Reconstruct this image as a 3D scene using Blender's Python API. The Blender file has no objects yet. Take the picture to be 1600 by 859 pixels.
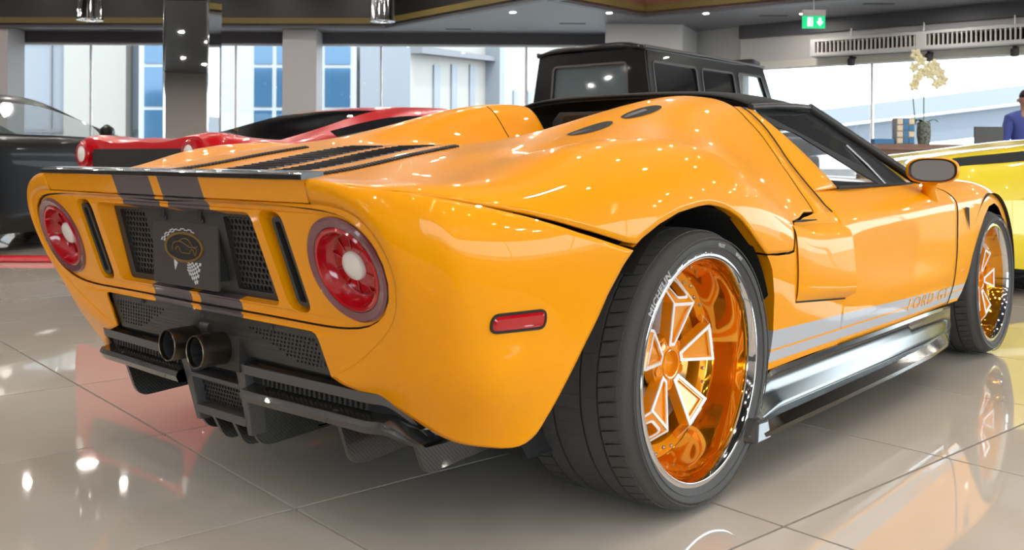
import bpy, bmesh, math, random
import numpy as np
from mathutils import Vector, Matrix
from mathutils.geometry import tessellate_polygon
random.seed(7)
scn = bpy.context.scene
col = scn.collection
R = math.radians
# ---------------------------------------------------------------- camera, world, sun, exposure
cam_d = bpy.data.cameras.new('camera'); cam = bpy.data.objects.new('camera', cam_d); col.objects.link(cam)
scn.camera = cam
F_PX, CAM, YAW, ROLL, HORIZON = 1510.0, Vector((2.215, -2.21, 0.899)), -0.715, 0.005, 250.0
cam_d.sensor_fit = 'HORIZONTAL'; cam_d.sensor_width = 36.0; cam_d.lens = 36.0 * F_PX / 1600
cam_d.shift_y = -(429.5 - HORIZON) / 1600
cam_d.clip_start = 0.05; cam_d.clip_end = 500
fwd = Vector((math.sin(YAW), math.cos(YAW), 0)); rgt = Vector((math.cos(YAW), -math.sin(YAW), 0)); upv = Vector((0, 0, 1))
r2 = rgt * math.cos(ROLL) + upv * math.sin(ROLL); u2 = upv * math.cos(ROLL) - rgt * math.sin(ROLL)
cam.matrix_world = Matrix(((r2.x, u2.x, -fwd.x, CAM.x), (r2.y, u2.y, -fwd.y, CAM.y), (r2.z, u2.z, -fwd.z, CAM.z), (0, 0, 0, 1)))
cam_d.dof.use_dof = True; cam_d.dof.focus_distance = 3.0; cam_d.dof.aperture_fstop = 6.3
world = bpy.data.worlds.new('world'); scn.world = world; world.use_nodes = True
wn = world.node_tree; bgn = wn.nodes['Background']
bgn.inputs[0].default_value = (0.86, 0.93, 1.0, 1); bgn.inputs[1].default_value = 4.0
sd = bpy.data.lights.new('sun', 'SUN'); sun = bpy.data.objects.new('sun', sd); col.objects.link(sun)
sd.energy = 2.5; sd.angle = R(2.0); sd.color = (1, .95, .88)
sun.rotation_euler = (R(28), 0, R(75))
vs = scn.view_settings; vs.view_transform = 'Standard'; vs.look = 'None'; vs.gamma = 1; vs.exposure = 0.84
scn.render.use_high_quality_normals = True if hasattr(scn.render, 'use_high_quality_normals') else False
scn.cycles.max_bounces = 10; scn.cycles.glossy_bounces = 6; scn.cycles.transmission_bounces = 8; scn.cycles.transparent_max_bounces = 12

# ---------------------------------------------------------------- helpers
def mat(name, color=(.8, .8, .8), rough=.5, metal=0, coat=0, emit=None, estr=1, trans=0, ior=1.45, spec=.5, alpha=1):
    m = bpy.data.materials.new(name); m.use_nodes = True; b = m.node_tree.nodes['Principled BSDF']
    b.inputs['Base Color'].default_value = (*color, 1); b.inputs['Roughness'].default_value = rough
    b.inputs['Metallic'].default_value = metal; b.inputs['Coat Weight'].default_value = coat; b.inputs['Coat Roughness'].default_value = .02
    b.inputs['Transmission Weight'].default_value = trans; b.inputs['IOR'].default_value = ior
    b.inputs['Specular IOR Level'].default_value = spec; b.inputs['Alpha'].default_value = alpha
    if emit: b.inputs['Emission Color'].default_value = (*emit, 1); b.inputs['Emission Strength'].default_value = estr
    return m
def nodes(m): return m.node_tree.nodes, m.node_tree.links, m.node_tree.nodes['Principled BSDF']
def noise_bump(m, scale=30, strength=.1, detail=4, dist=.01):
    N, L, b = nodes(m); tc = N.new('ShaderNodeTexCoord'); t = N.new('ShaderNodeTexNoise'); bp = N.new('ShaderNodeBump')
    t.inputs['Scale'].default_value = scale; t.inputs['Detail'].default_value = detail
    bp.inputs['Strength'].default_value = strength; bp.inputs['Distance'].default_value = dist
    L.new(tc.outputs['Object'], t.inputs['Vector']); L.new(t.outputs['Fac'], bp.inputs['Height']); L.new(bp.outputs[0], b.inputs['Normal'])
    return m
def noise_color(m, c1, c2, scale=5, detail=4, lo=.4, hi=.6, stretch=None):
    N, L, b = nodes(m); tc = N.new('ShaderNodeTexCoord'); t = N.new('ShaderNodeTexNoise'); r = N.new('ShaderNodeValToRGB')
    t.inputs['Scale'].default_value = scale; t.inputs['Detail'].default_value = detail
    r.color_ramp.elements[0].position = lo; r.color_ramp.elements[0].color = (*c1, 1)
    r.color_ramp.elements[1].position = hi; r.color_ramp.elements[1].color = (*c2, 1)
    src = tc.outputs['Object']
    if stretch:
        mp = N.new('ShaderNodeMapping'); mp.inputs['Scale'].default_value = stretch; L.new(src, mp.inputs[0]); src = mp.outputs[0]
    L.new(src, t.inputs['Vector']); L.new(t.outputs['Fac'], r.inputs[0]); L.new(r.outputs[0], b.inputs['Base Color'])
    return m
def empty(name, loc=(0, 0, 0), rz=0, label=None, cat=None, group=None, parent=None):
    o = bpy.data.objects.new(name, None); col.objects.link(o); o.location = loc; o.rotation_euler = (0, 0, rz); o.empty_display_size = .1
    if parent: o.parent = parent
    return tag(o, label, cat, group)
def tag(o, label=None, cat=None, group=None, kind=None):
    if label: o['label'] = label
    if cat: o['category'] = cat
    if group: o['group'] = group
    if kind: o['kind'] = kind
    return o
class MB:
    """collects faces; build() links them as one mesh object"""
    def __init__(s): s.v = []; s.f = []; s.mi = []
    def add(s, V, F, mi=0):
        n = len(s.v); s.v += [tuple(map(float, p)) for p in V]; s.f += [tuple(i + n for i in f) for f in F]; s.mi += [mi] * len(F); return s
    def box(s, x0, x1, y0, y1, z0, z1, mi=0, M=None):
        V = [Vector((x, y, z)) for z in (z0, z1) for y in (y0, y1) for x in (x0, x1)]
        if M is not None: V = [M @ v for v in V]
        return s.add(V, [(0, 2, 3, 1), (4, 5, 7, 6), (0, 1, 5, 4), (2, 6, 7, 3), (0, 4, 6, 2), (1, 3, 7, 5)], mi)
    def hexa(s, P, mi=0):  # 8 points bottom ring 0-3, top ring 4-7
        return s.add(P, [(3, 2, 1, 0), (4, 5, 6, 7), (0, 1, 5, 4), (1, 2, 6, 5), (2, 3, 7, 6), (3, 0, 4, 7)], mi)
    def grid(s, P, mi=0, flip=False, closeu=False, closev=False):
        P = np.asarray(P, float); a, b = P.shape[:2]; F = []
        for i in range(a if closeu else a - 1):
            for j in range(b if closev else b - 1):
                q = (i * b + j, ((i + 1) % a) * b + j, ((i + 1) % a) * b + (j + 1) % b, i * b + (j + 1) % b)
                F.append(q[::-1] if flip else q)
        return s.add(P.reshape(-1, 3), F, mi)
    def tube(s, pts, r, n=10, mi=0, cap=True):
        pts = [Vector(p) for p in pts]; k = len(pts); rr = r if hasattr(r, '__len__') else [r] * k; rings = []
        up = Vector((0, 0, 1))
        for i, p in enumerate(pts):
            t = (pts[min(i + 1, k - 1)] - pts[max(i - 1, 0)]).normalized()
            if i == 0:
                a = t.cross(up) if abs(t.z) < .95 else t.cross(Vector((1, 0, 0)))
            else: a = a - t * a.dot(t)
            a.normalize(); b = t.cross(a)
            rings.append([p + (a * math.cos(2 * math.pi * j / n) + b * math.sin(2 * math.pi * j / n)) * rr[i] for j in range(n)])
        base = len(s.v); s.grid(rings, mi, closev=True)
        if cap:
            s.f += [tuple(base + j for j in range(n)), tuple(base + (k - 1) * n + j for j in range(n))[::-1]]; s.mi += [mi, mi]
        return s
    def lathe(s, prof, n=48, M=None, mi=0, a0=0, a1=2 * math.pi, closed=False):
        """prof: list (r, h) around local z ; M places it"""
        full = abs(a1 - a0 - 2 * math.pi) < 1e-6; rows = []
        for i in range(n if full else n + 1):
            a = a0 + (a1 - a0) * i / n
            row = [Vector((r * math.cos(a), r * math.sin(a), h)) for r, h in prof]
            rows.append([M @ p for p in row] if M is not None else row)
        return s.grid(rows, mi, closeu=full, closev=closed)
    def prism(s, outer, holes, f, d0, d1, mi=0, caps=(1, 1)):
        """2-D polygon with holes mapped by f(a,b,d) and extruded from d0 to d1"""
        loops = [list(outer)] + [list(h) for h in holes]
        flat = [p for l in loops for p in l]
        tris = tessellate_polygon([[Vector((p[0], p[1], 0)) for p in l] for l in loops])
        V = [f(p[0], p[1], d0) for p in flat] + [f(p[0], p[1], d1) for p in flat]; n = len(flat); F = []
        if caps[0]: F += [tuple(t) for t in tris]
        if caps[1]: F += [tuple(i + n for i in t)[::-1] for t in tris]
        k = 0
        for l in loops:
            m = len(l); F += [(k + i, k + (i + 1) % m, n + k + (i + 1) % m, n + k + i) for i in range(m)]; k += m
        return s.add(V, F, mi)
    def build(s, name, m, parent=None, smooth=None, label=None, cat=None, group=None, kind=None, bevel=0, solid=0, sub=0, loc=None, weld=0, recalc=True):
        me = bpy.data.meshes.new(name); me.from_pydata(s.v, [], s.f); me.update()
        ms = m if isinstance(m, (list, tuple)) else [m]
        for q in ms: me.materials.append(q)
        if len(ms) > 1: me.polygons.foreach_set('material_index', s.mi)
        o = bpy.data.objects.new(name, me); col.objects.link(o)
        if weld or recalc:
            bm = bmesh.new(); bm.from_mesh(me)
            if weld: bmesh.ops.remove_doubles(bm, verts=bm.verts, dist=weld)
            if recalc: bmesh.ops.recalc_face_normals(bm, faces=bm.faces)
            bm.to_mesh(me); bm.free()
        if smooth is not None:
            me.polygons.foreach_set('use_smooth', [True] * len(me.polygons))
            if smooth < 180: me.set_sharp_from_angle(angle=R(smooth))
        if loc: o.location = loc
        if parent: o.parent = parent
        if sub: md = o.modifiers.new('sub', 'SUBSURF'); md.levels = sub; md.render_levels = sub
        if solid: md = o.modifiers.new('solid', 'SOLIDIFY'); md.thickness = abs(solid); md.offset = -1 if solid > 0 else 1
        if bevel: md = o.modifiers.new('bev', 'BEVEL'); md.width = bevel; md.segments = 2; md.limit_method = 'ANGLE'; md.angle_limit = R(35); md.harden_normals = False
        return tag(o, label, cat, group, kind)
def copy_tree(o, parent=None):
    c = o.copy(); col.objects.link(c); c.parent = parent
    for ch in list(o.children): copy_tree(ch, c)
    return c
def rpoly(pts, r, n=5):
    """rounded polygon; r scalar or per-corner"""
    out = []; k = len(pts)
    for i in range(k):
        p = np.array(pts[i], float); a = np.array(pts[i - 1], float) - p; b = np.array(pts[(i + 1) % k], float) - p
        la, lb = np.linalg.norm(a), np.linalg.norm(b); a /= la; b /= lb; ri = r[i] if hasattr(r, '__len__') else r
        if ri <= 1e-6: out.append(tuple(p)); continue
        h = math.acos(max(-1, min(1, float(a @ b)))) / 2; d = min(ri / math.tan(h), .48 * la, .48 * lb)
        s, e = p + a * d, p + b * d
        for j in range(n + 1):
            t = j / n; q = (1 - t) ** 2 * s + 2 * t * (1 - t) * p + t * t * e; out.append((float(q[0]), float(q[1])))
    return out
def offset_poly(pts, d):
    P = np.array(pts, float); n = len(P); A = 0.5 * np.sum(P[:, 0] * np.roll(P[:, 1], -1) - np.roll(P[:, 0], -1) * P[:, 1]); sg = 1 if A > 0 else -1
    out = []
    for i in range(n):
        e1 = P[i] - P[i - 1]; e2 = P[(i + 1) % n] - P[i]; n1 = np.array([e1[1], -e1[0]]) / (np.linalg.norm(e1) + 1e-12); n2 = np.array([e2[1], -e2[0]]) / (np.linalg.norm(e2) + 1e-12)
        m = n1 + n2; m /= (np.linalg.norm(m) + 1e-12); c = max(.4, float(m @ n1)); out.append(tuple(P[i] + sg * m * d / c))
    return out
def in_poly(x, y, P):
    c = False; n = len(P)
    for i in range(n):
        x1, y1 = P[i]; x2, y2 = P[(i + 1) % n]
        if (y1 > y) != (y2 > y) and x < (x2 - x1) * (y - y1) / (y2 - y1) + x1: c = not c
    return c
def nat_basis(xs, xq):
    xs = np.asarray(xs, float); n = len(xs); h = np.diff(xs); A = np.zeros((n, n)); B = np.zeros((n, n)); A[0, 0] = A[-1, -1] = 1
    for i in range(1, n - 1):
        A[i, i - 1] = h[i - 1]; A[i, i] = 2 * (h[i - 1] + h[i]); A[i, i + 1] = h[i]
        B[i, i - 1] = 6 / h[i - 1]; B[i, i] = -6 / h[i - 1] - 6 / h[i]; B[i, i + 1] = 6 / h[i]
    M = np.linalg.solve(A, B); xq = np.clip(np.asarray(xq, float), xs[0], xs[-1]); k = np.clip(np.searchsorted(xs, xq) - 1, 0, n - 2)
    hk = h[k]; a = (xs[k + 1] - xq) / hk; b = (xq - xs[k]) / hk; I = np.eye(n)
    return a[:, None] * I[k] + b[:, None] * I[k + 1] + ((a ** 3 - a) * hk * hk / 6)[:, None] * M[k] + ((b ** 3 - b) * hk * hk / 6)[:, None] * M[k + 1]
def spline(P, n, closed=False):
    P = np.array(P, float); d = np.linalg.norm(np.diff(P, axis=0), axis=1); t = np.concatenate([[0], np.cumsum(d)])
    return nat_basis(t, np.linspace(0, t[-1], n)) @ P
class Loft:
    """smooth surface through a table of stations x rows"""
    def __init__(s, T):
        s.T = T = np.array(T, float)
        du = np.linalg.norm(np.diff(T, axis=0), axis=2).mean(1); dv = np.linalg.norm(np.diff(T, axis=1), axis=2).mean(0)
        s.us = np.concatenate([[0], np.cumsum(du)]); s.us /= s.us[-1]; s.vs = np.concatenate([[0], np.cumsum(dv)]); s.vs /= s.vs[-1]
        g = np.linspace(0, 1, 161); s.gu, s.gv = [a.ravel() for a in np.meshgrid(g, g, indexing='ij')]; s.G = s(s.gu, s.gv)
    def __call__(s, u, v):
        u = np.clip(np.asarray(u, float), 0, 1); v = np.clip(np.asarray(v, float), 0, 1)
        return np.einsum('ij,ijd->id', nat_basis(s.us, u), np.einsum('ik,jkd->ijd', nat_basis(s.vs, v), s.T))
    def inv(s, ax, tgt, vmax=1.0, vmin=0.0, umin=0.0):
        """parameters of the surface point whose coordinates `ax` equal tgt (a side or top view position)"""
        tgt = np.array(tgt, float); e = ((s.G[:, ax] - tgt) ** 2).sum(1)
        e = np.where((s.gv <= vmax) & (s.gv >= vmin) & (s.gu >= umin), e, 1e9); i = e.argmin(); u, v = s.gu[i], s.gv[i]
        for _ in range(10):
            h = 1e-4; p = s([u, u + h, u], [v, v, v + h])[:, ax]; J = np.array([(p[1] - p[0]) / h, (p[2] - p[0]) / h]).T
            try: d = np.linalg.solve(J, tgt - p[0])
            except Exception: break
            d = np.clip(d, -.02, .02); u = min(max(u + d[0], 0), 1); v = min(max(v + d[1], 0), 1)
        return u, v
    def near(s, P):
        """parameters of the surface points nearest to 3-D points"""
        out = []
        for X in np.atleast_2d(np.array(P, float)):
            i = ((s.G - X) ** 2).sum(1).argmin(); u, v = s.gu[i], s.gv[i]
            for _ in range(6):
                h = 1e-4; p = s([u, u + h, u], [v, v, v + h]); J = np.array([(p[1] - p[0]) / h, (p[2] - p[0]) / h]).T
                d = np.clip(np.linalg.lstsq(J, X - p[0], rcond=None)[0], -.02, .02); u = min(max(u + d[0], 0), 1); v = min(max(v + d[1], 0), 1)
            out.append((u, v))
        return out
    def coons(s, bottom, top, left, right, n, m):
        """patch of the surface inside four parameter-space curves (lists of uv), sampled n x m"""
        def rs(c, k):
            c = np.array(c, float); d = np.concatenate([[0], np.cumsum(np.linalg.norm(np.diff(c, axis=0), axis=1))]); t = np.linspace(0, d[-1], k)
            return np.stack([np.interp(t, d, c[:, 0]), np.interp(t, d, c[:, 1])], 1)
        b, t, l, r = rs(bottom, n), rs(top, n), rs(left, m), rs(right, m); a = np.linspace(0, 1, n)[:, None, None]; c = np.linspace(0, 1, m)[None, :, None]
        Q = (1 - c) * b[:, None] + c * t[:, None] + (1 - a) * l[None] + a * r[None] - ((1 - a) * (1 - c) * b[0] + a * (1 - c) * b[-1] + (1 - a) * c * t[0] + a * c * t[-1])
        return s(Q[..., 0].ravel(), Q[..., 1].ravel()).reshape(n, m, 3)
MIR = np.array([-1.0, 1, 1])

# ---------------------------------------------------------------- materials
def paint_material():
    m = mat('orange_car_paint', (.82, .305, .0003), .40, 0, .42, spec=.1); N, L, b = nodes(m)
    tc = N.new('ShaderNodeTexCoord'); sx = N.new('ShaderNodeSeparateXYZ'); L.new(tc.outputs['Object'], sx.inputs[0])
    def mth(op, a, bb=None):
        n = N.new('ShaderNodeMath'); n.operation = op
        for i, v in enumerate((a, bb)):
            if v is None: continue
            if isinstance(v, (int, float)): n.inputs[i].default_value = v
            else: L.new(v, n.inputs[i])
        return n.outputs[0]
    ax = mth('ABSOLUTE', sx.outputs[0])
    racing = mth('MULTIPLY', mth('GREATER_THAN', ax, .020), mth('LESS_THAN', ax, .205))
    racing = mth('MULTIPLY', racing, mth('LESS_THAN', sx.outputs[1], .05))
    zt = mth('SUBTRACT', .418, mth('MULTIPLY', sx.outputs[1], .02))
    band = mth('MULTIPLY', mth('LESS_THAN', sx.outputs[2], zt), mth('GREATER_THAN', sx.outputs[2], .318))
    pin = mth('GREATER_THAN', mth('ABSOLUTE', mth('SUBTRACT', sx.outputs[2], .352)), .003)
    band = mth('MULTIPLY', mth('MULTIPLY', band, pin), mth('MULTIPLY', mth('GREATER_THAN', sx.outputs[1], .1), mth('GREATER_THAN', ax, .9)))
    m1 = N.new('ShaderNodeMix'); m1.data_type = 'RGBA'; m1.inputs[6].default_value = (.82, .305, .0003, 1); m1.inputs[7].default_value = (.092, .072, .082, 1); L.new(racing, m1.inputs[0])
    m2 = N.new('ShaderNodeMix'); m2.data_type = 'RGBA'; m2.inputs[7].default_value = (.42, .42, .44, 1); L.new(m1.outputs[2], m2.inputs[6]); L.new(band, m2.inputs[0])
    L.new(m2.outputs[2], b.inputs['Base Color'])
    return m
PAINT = paint_material()
ORANGE = mat('orange_wheel_lacquer', (.80, .27, .003), .22, .15, 1.0)
BARREL = mat('polished_orange_barrel', (.86, .36, .015), .07, .9, .6)
CARBON = mat('gloss_carbon', (.018, .017, .016), .25, 0, 1.0)
def carbon_weave():
    m = mat('carbon_weave', (.02, .018, .016), .3, 0, .6); N, L, b = nodes(m)
    tc = N.new('ShaderNodeTexCoord'); w1 = N.new('ShaderNodeTexWave'); w1.inputs['Scale'].default_value = 60; w1.bands_direction = 'DIAGONAL'
    r = N.new('ShaderNodeValToRGB'); r.color_ramp.elements[0].color = (.006, .006, .006, 1); r.color_ramp.elements[1].color = (.035, .031, .027, 1)
    L.new(tc.outputs['Object'], w1.inputs['Vector']); L.new(w1.outputs['Fac'], r.inputs[0]); L.new(r.outputs[0], b.inputs['Base Color'])
    return m
WEAVE = carbon_weave()
SATIN = mat('satin_black', (.028, .026, .025), .45)
MATTE = mat('matte_black', (.012, .012, .012), .75)
GREYSTRIP = mat('dark_grey_trim', (.075, .068, .066), .4)
CHROME = mat('polished_chrome', (.86, .87, .88), .06, 1)
SKIRT = mat('polished_dark_metal', (.15, .147, .14), .14, 1)
RUBBER = noise_bump(mat('tyre_rubber', (.058, .054, .051), .6), 180, .12)
TREAD = noise_bump(mat('tyre_tread', (.062, .057, .054), .75), 120, .2)
RUBGREY = mat('tyre_print', (.36, .35, .34), .7)
WHITE = mat('white_pinstripe', (.78, .78, .76), .3, 0, .5)
STEEL = mat('brushed_steel', (.45, .44, .43), .35, 1)
TIPSTEEL = mat('heat_tinted_steel', (.20, .165, .125), .28, 1)
REDLENS = mat('red_lens', (.55, .004, .010), .08, 0, 1, trans=.25)
REDDEEP = mat('deep_red_reflector', (.32, .003, .008), .2, .3, 1)
CLEARLENS = noise_bump(mat('frosted_white_lens', (.80, .76, .70), .25, 0, .5), 900, .3)
BEZEL = mat('smoked_purple_bezel', (.16, .045, .055), .22, 0, .8)
GLASS = mat('dark_tinted_glass', (.02, .022, .024), .03, 0, 0, trans=.0, alpha=.55)
MIRROR = mat('mirror_glass', (.55, .56, .58), .02, 1)
INTERIOR = mat('black_leather', (.02, .019, .018), .55)
FABRIC = noise_bump(mat('black_fabric_roof', (.014, .014, .015), .8), 400, .3)
GOLD = mat('gold_trim', (.62, .36, .10), .28, .9)
PLATE = mat('dark_grey_plate', (.050, .042, .038), .5)


# ---------------------------------------------------------------- SHOWROOM (room axes: a = to the right of the view, d = depth along the view)
def CF(a, d, z=0.0): return Vector((CAM.x + rgt.x * a + fwd.x * d, CAM.y + rgt.y * a + fwd.y * d, z))
RZ = math.atan2(rgt.y, rgt.x)
TILE = mat('polished_tile', (.58, .53, .465), .035, 0, .5, spec=.7); noise_color(TILE, (.57, .515, .445), (.63, .575, .505), 1.3, 5, .35, .65)
GROUT = mat('tile_joint', (.020, .015, .012), .95)
WALLW = mat('white_wall', (.46, .45, .45), .6)
SOFFIT = mat('pale_grey_soffit', (.185, .19, .215), .55)
COFFER = mat('dark_coffer_gloss', (.016, .014, .013), .35)
WOODC = noise_color(mat('red_brown_wood', (.22, .09, .06), .35), (.18, .075, .05), (.30, .13, .09), 6, 4, .3, .7, (1, 8, 1))
GOLDLINE = mat('gold_cove_glow', (.16, .115, .03), .5)  # gold light of the cove put into the strip's colour
BEAM = mat('charcoal_beam', (.075, .075, .085), .5)
FRAMEM = mat('pale_window_frame', (.75, .76, .78), .4)
def glass_material():
    m = bpy.data.materials.new('window_glass'); m.use_nodes = True; N = m.node_tree.nodes; L = m.node_tree.links; N.clear()
    o = N.new('ShaderNodeOutputMaterial'); t = N.new('ShaderNodeBsdfTransparent'); g = N.new('ShaderNodeBsdfGlossy'); mx = N.new('ShaderNodeMixShader'); fr = N.new('ShaderNodeFresnel')
    t.inputs[0].default_value = (.93, .97, .98, 1); g.inputs['Roughness'].default_value = .01; fr.inputs[0].default_value = 1.25
    L.new(fr.outputs[0], mx.inputs[0]); L.new(t.outputs[0], mx.inputs[1]); L.new(g.outputs[0], mx.inputs[2]); L.new(mx.outputs[0], o.inputs[0]); return m
WGLASS = glass_material()
Z1 = 3.19
# floor: base slab and single tiles
room = [(-13, 17.6), (2.9, 17.6), (3.9, 16.45), (17.5, 5.65), (10.5, -7.0), (-13, -7.0)]
mb = MB(); mb.prism([(p[0], p[1]) for p in room], [], lambda a, d, z: tuple(CF(a, d, z)), -.010, -.15); floor = mb.build('floor', GROUT, kind='structure')
t0 = -.142; eA = Vector((math.cos(t0), math.sin(t0), 0)); eB = Vector((-math.sin(t0), math.cos(t0), 0)); sa, sb = .884, .858; g = .0045
tm = MB().box(g, sa - g, g, sb - g, -.010, 0).build('tile', TILE, floor)
first = True; cnt = 0
cand = []
for i in range(-14, 20):
    for j in range(-14, 12):
        p = Vector((.166, -.695, 0)) + eA * sa * j + eB * sb * i; c = p + eA * sa / 2 + eB * sb / 2 - Vector((CAM.x, CAM.y, 0))
        a, d = c.dot(rgt), c.dot(fwd)
        if d > .6 and abs(a) < .62 * d + 1.0 and d < 15: cand.append((d, p))
cand.sort(key=lambda q: q[0])
for d, p in cand[:296]:
    o = tm if first else tm.copy()
    if not first: col.objects.link(o)
    first = False; o.location = p; o.rotation_euler = (0, 0, t0)
far = [p for d, p in cand[296:]]
# ceiling: soffit with two raised coffers
cof1 = [(-12, 16.9), (-2.2, 16.7), (3.2, 10.4), (-.7, 5.0), (-3.5, 6.9), (-12, 9)]
cof3 = [(-2.6, 5.9), (-.75, 4.4), (3.9, 9.4), (6.9, 7.2), (4.5, -3.5), (-3.6, -3.5)]
cof2 = [(2.06, 15.2), (5.3, 12.95), (6.6, 9.6), (4.2, 10.0), (.62, 13.75)]
mb = MB(); F_ = lambda a, d, z: tuple(CF(a, d, z)); mb.prism(room, [cof1, cof2, cof3], F_, Z1, Z1 + .12, mi=0); ceil = mb.build('ceiling', SOFFIT, kind='structure')
for k, (cf_, wood) in enumerate(((cof1, 0), (cof2, 1), (cof3, 0))):
    mb = MB(); mb.grid([[F_(a, d, Z1 + .001) for a, d in cf_], [F_(a, d, Z1 + .95) for a, d in cf_]], closev=True); mb.prism(cf_, [], F_, Z1 + .95, Z1 + 1.0); mb.build('coffer', WOODC if wood else COFFER, ceil)
    ins = offset_poly(cf_, -.02); ins2 = offset_poly(cf_, -.025)
    mb = MB(); mb.grid([[F_(a, d, Z1 + .05) for a, d in ins], [F_(a, d, Z1 + .15) for a, d in ins]], closev=True); mb.build('cove_strip', GOLDLINE, ceil)
    mb = MB(); mb.prism(offset_poly(cf_, .10), [offset_poly(cf_, -.02)], F_, Z1 - .03, Z1 + .01); mb.build('coffer_rim', BEAM, ceil)
# window walls
def window_wall(name, A, B, head, n, wn, sill=.0, top=Z1, beam=True, solid_top=None):
    A = Vector(A); B = Vector(B); L_ = (B - A).length; dr = (B - A).normalized(); nr = Vector((-dr.y, dr.x))
    f = lambda t, h, w: tuple(CF(A.x + dr.x * t + nr.x * w, A.y + dr.y * t + nr.y * w, h))
    mb = MB(); mb.prism([(0, head), (L_, head), (L_, top), (0, top)], [], f, -.05, .25); w = mb.build(name, beam if not isinstance(beam, bool) else BEAM, kind='structure')
    for i in range(n):
        t0, t1 = L_ * i / n, L_ * (i + 1) / n
        m2 = MB(); m2.prism([(t0 + .001, sill), (t1 - .001, sill), (t1 - .001, head - .001), (t0 + .001, head - .001)], [[(t0 + .02, sill + .05), (t1 - .02, sill + .05), (t1 - .02, head - .04), (t0 + .02, head - .04)]], f, .04, .075)
        wo = m2.build('window_%d' % (wn + i), FRAMEM, kind='structure')
        m3 = MB(); m3.prism([(t0 + .03, sill + .04), (t1 - .03, sill + .04), (t1 - .03, head - .04), (t0 + .03, head - .04)], [], f, .05, .055); m3.build('pane', WGLASS, wo)
    return w
window_wall('wall_back', (-13, 17.6), (2.9, 17.6), 3.0, 6, 1, beam=BEAM)
window_wall('wall_right', (3.9, 16.45), (17.5, 5.65), 2.47, 8, 10, top=2.97, beam=WALLW)
mb = MB(); dr = Vector((17.5 - 3.9, 5.65 - 16.45)).normalized(); nr = Vector((-dr.y, dr.x)); Lr = Vector((13.6, -10.8)).length
fr_ = lambda t, h, w: tuple(CF(3.9 + dr.x * t + nr.x * w, 16.45 + dr.y * t + nr.y * w, h))
mb.prism([(0, 2.97), (Lr, 2.97), (Lr, Z1), (0, Z1)], [], fr_, -.12, .25); mb.build('trim_1', BEAM, kind='structure')
mb = MB(); mb.prism([(0, 2.44), (Lr, 2.44), (Lr, 2.56), (0, 2.56)], [], fr_, -.09, -.05); mb.build('trim_2', mat('beige_head_trim', (.55, .53, .48), .5), kind='structure')
window_wall('wall_camera_right', (17.5, 5.65), (10.5, -7.0), 2.8, 7, 30, beam=WALLW)
mb = MB(); mb.prism([(-9.6, 0), (.2, 0), (.2, Z1), (-9.6, Z1)], [], lambda t, h, w: tuple(CF(t, -7.0 + w, h)), 0, -.2); mb.build('wall_camera', mat('taupe_panel_wall', (.60, .55, .50), .5), kind='structure')
window_wall('wall_camera_fill', (10.5, -7.0), (.2, -7.0), 2.9, 5, 40, beam=WALLW)  # unseen windows put in to give the car frontal fill light
window_wall('wall_camera_left_fill', (-9.6, -7.0), (-13, -7.0), 2.9, 2, 50, beam=WALLW)  # unseen windows added for fill from behind left
mb = MB(); mb.prism([(-7.0, 0), (17.6, 0), (17.6, Z1), (-7.0, Z1)], [], lambda t, h, w: tuple(CF(-13 + w, t, h)), 0, -.2); mb.build('wall_left', WALLW, kind='structure')
mb = MB(); mb.prism([(2.86, 17.62), (3.92, 16.43), (4.05, 16.55), (3.0, 17.75)], [], F_, 0, Z1); mb.build('wall_corner', WALLW, kind='structure')
# columns
def column(name, a0, a1, d0, d1, m, label, shear=0, kind=None, cat=None):
    mb = MB(); mb.prism([(a0, d0), (a1, d0), (a1 + shear, d1), (a0 + shear, d1)], [], F_, 0, Z1 - .0); return mb.build(name, m, label=label, cat=cat, kind=kind, bevel=.01)
COLG = mat('warm_grey_column', (.56, .53, .51), .5)
column('trim_3', -4.05, -3.45, 17.0, 17.55, WALLW, None, kind='structure')
column('trim_4', -9.6, -8.83, 16.9, 17.5, WALLW, None, kind='structure')
column('trim_5', 1.55, 2.85, 16.2, 17.2, WALLW, None, .45, kind='structure')
# mirror clad column
mb = MB(); mb.prism([(-3.42, 9.5), (-3.0, 9.5), (-2.98, 9.9), (-3.46, 9.9)], [], F_, 0, Z1); mcol = mb.build('mirrored_column', mat('mirror_cladding', (.75, .74, .72), .015, 1), label='tall mirror-clad square column standing before the back windows', cat='column')
mb = MB()
for a, d in ((-3.425, 9.495), (-2.995, 9.495)): mb.tube([CF(a, d, 0), CF(a, d, Z1)], .012, 8)
mb.build('corner_trim', CHROME, mcol, smooth=40)
mb = MB()
for z in (.9, 1.75, 2.45): mb.prism([(-3.42, 9.49), (-3.0, 9.49), (-3.0, 9.5), (-3.42, 9.5)], [], F_, z, z + .012)
mb.build('mirror_joint', MATTE, mcol)
# chrome pendant lamps under the coffers
EM = mat('lamp_glow', (1, .96, .88), .4, emit=(1, .93, .82), estr=60)
def pendant(a, d, z, label):
    e = empty('pendant_lamp', CF(a, d, z), 0, label, 'lamp', 'chrome pendant lamps')
    MB().lathe([(.105, 0), (.135, .0), (.135, .02), (.125, .05), (.12, .60), (.10, .66), (.02, .68)], 32).build('lamp_shade', CHROME, e, smooth=40)
    MB().lathe([(0, .03), (.10, .03)], 24).build('bulb', EM, e)
    MB().tube([(0, 0, .67), (0, 0, Z1 + .95 - z)], .015, 8).build('stem', CHROME, e, smooth=60)
    return e
pendant(-4.55, 10.4, 2.38, 'chrome pendant lamp left of the mirrored column'); pendant(-1.40, 10.4, 2.38, 'chrome pendant lamp right of the mirrored column')
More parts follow.
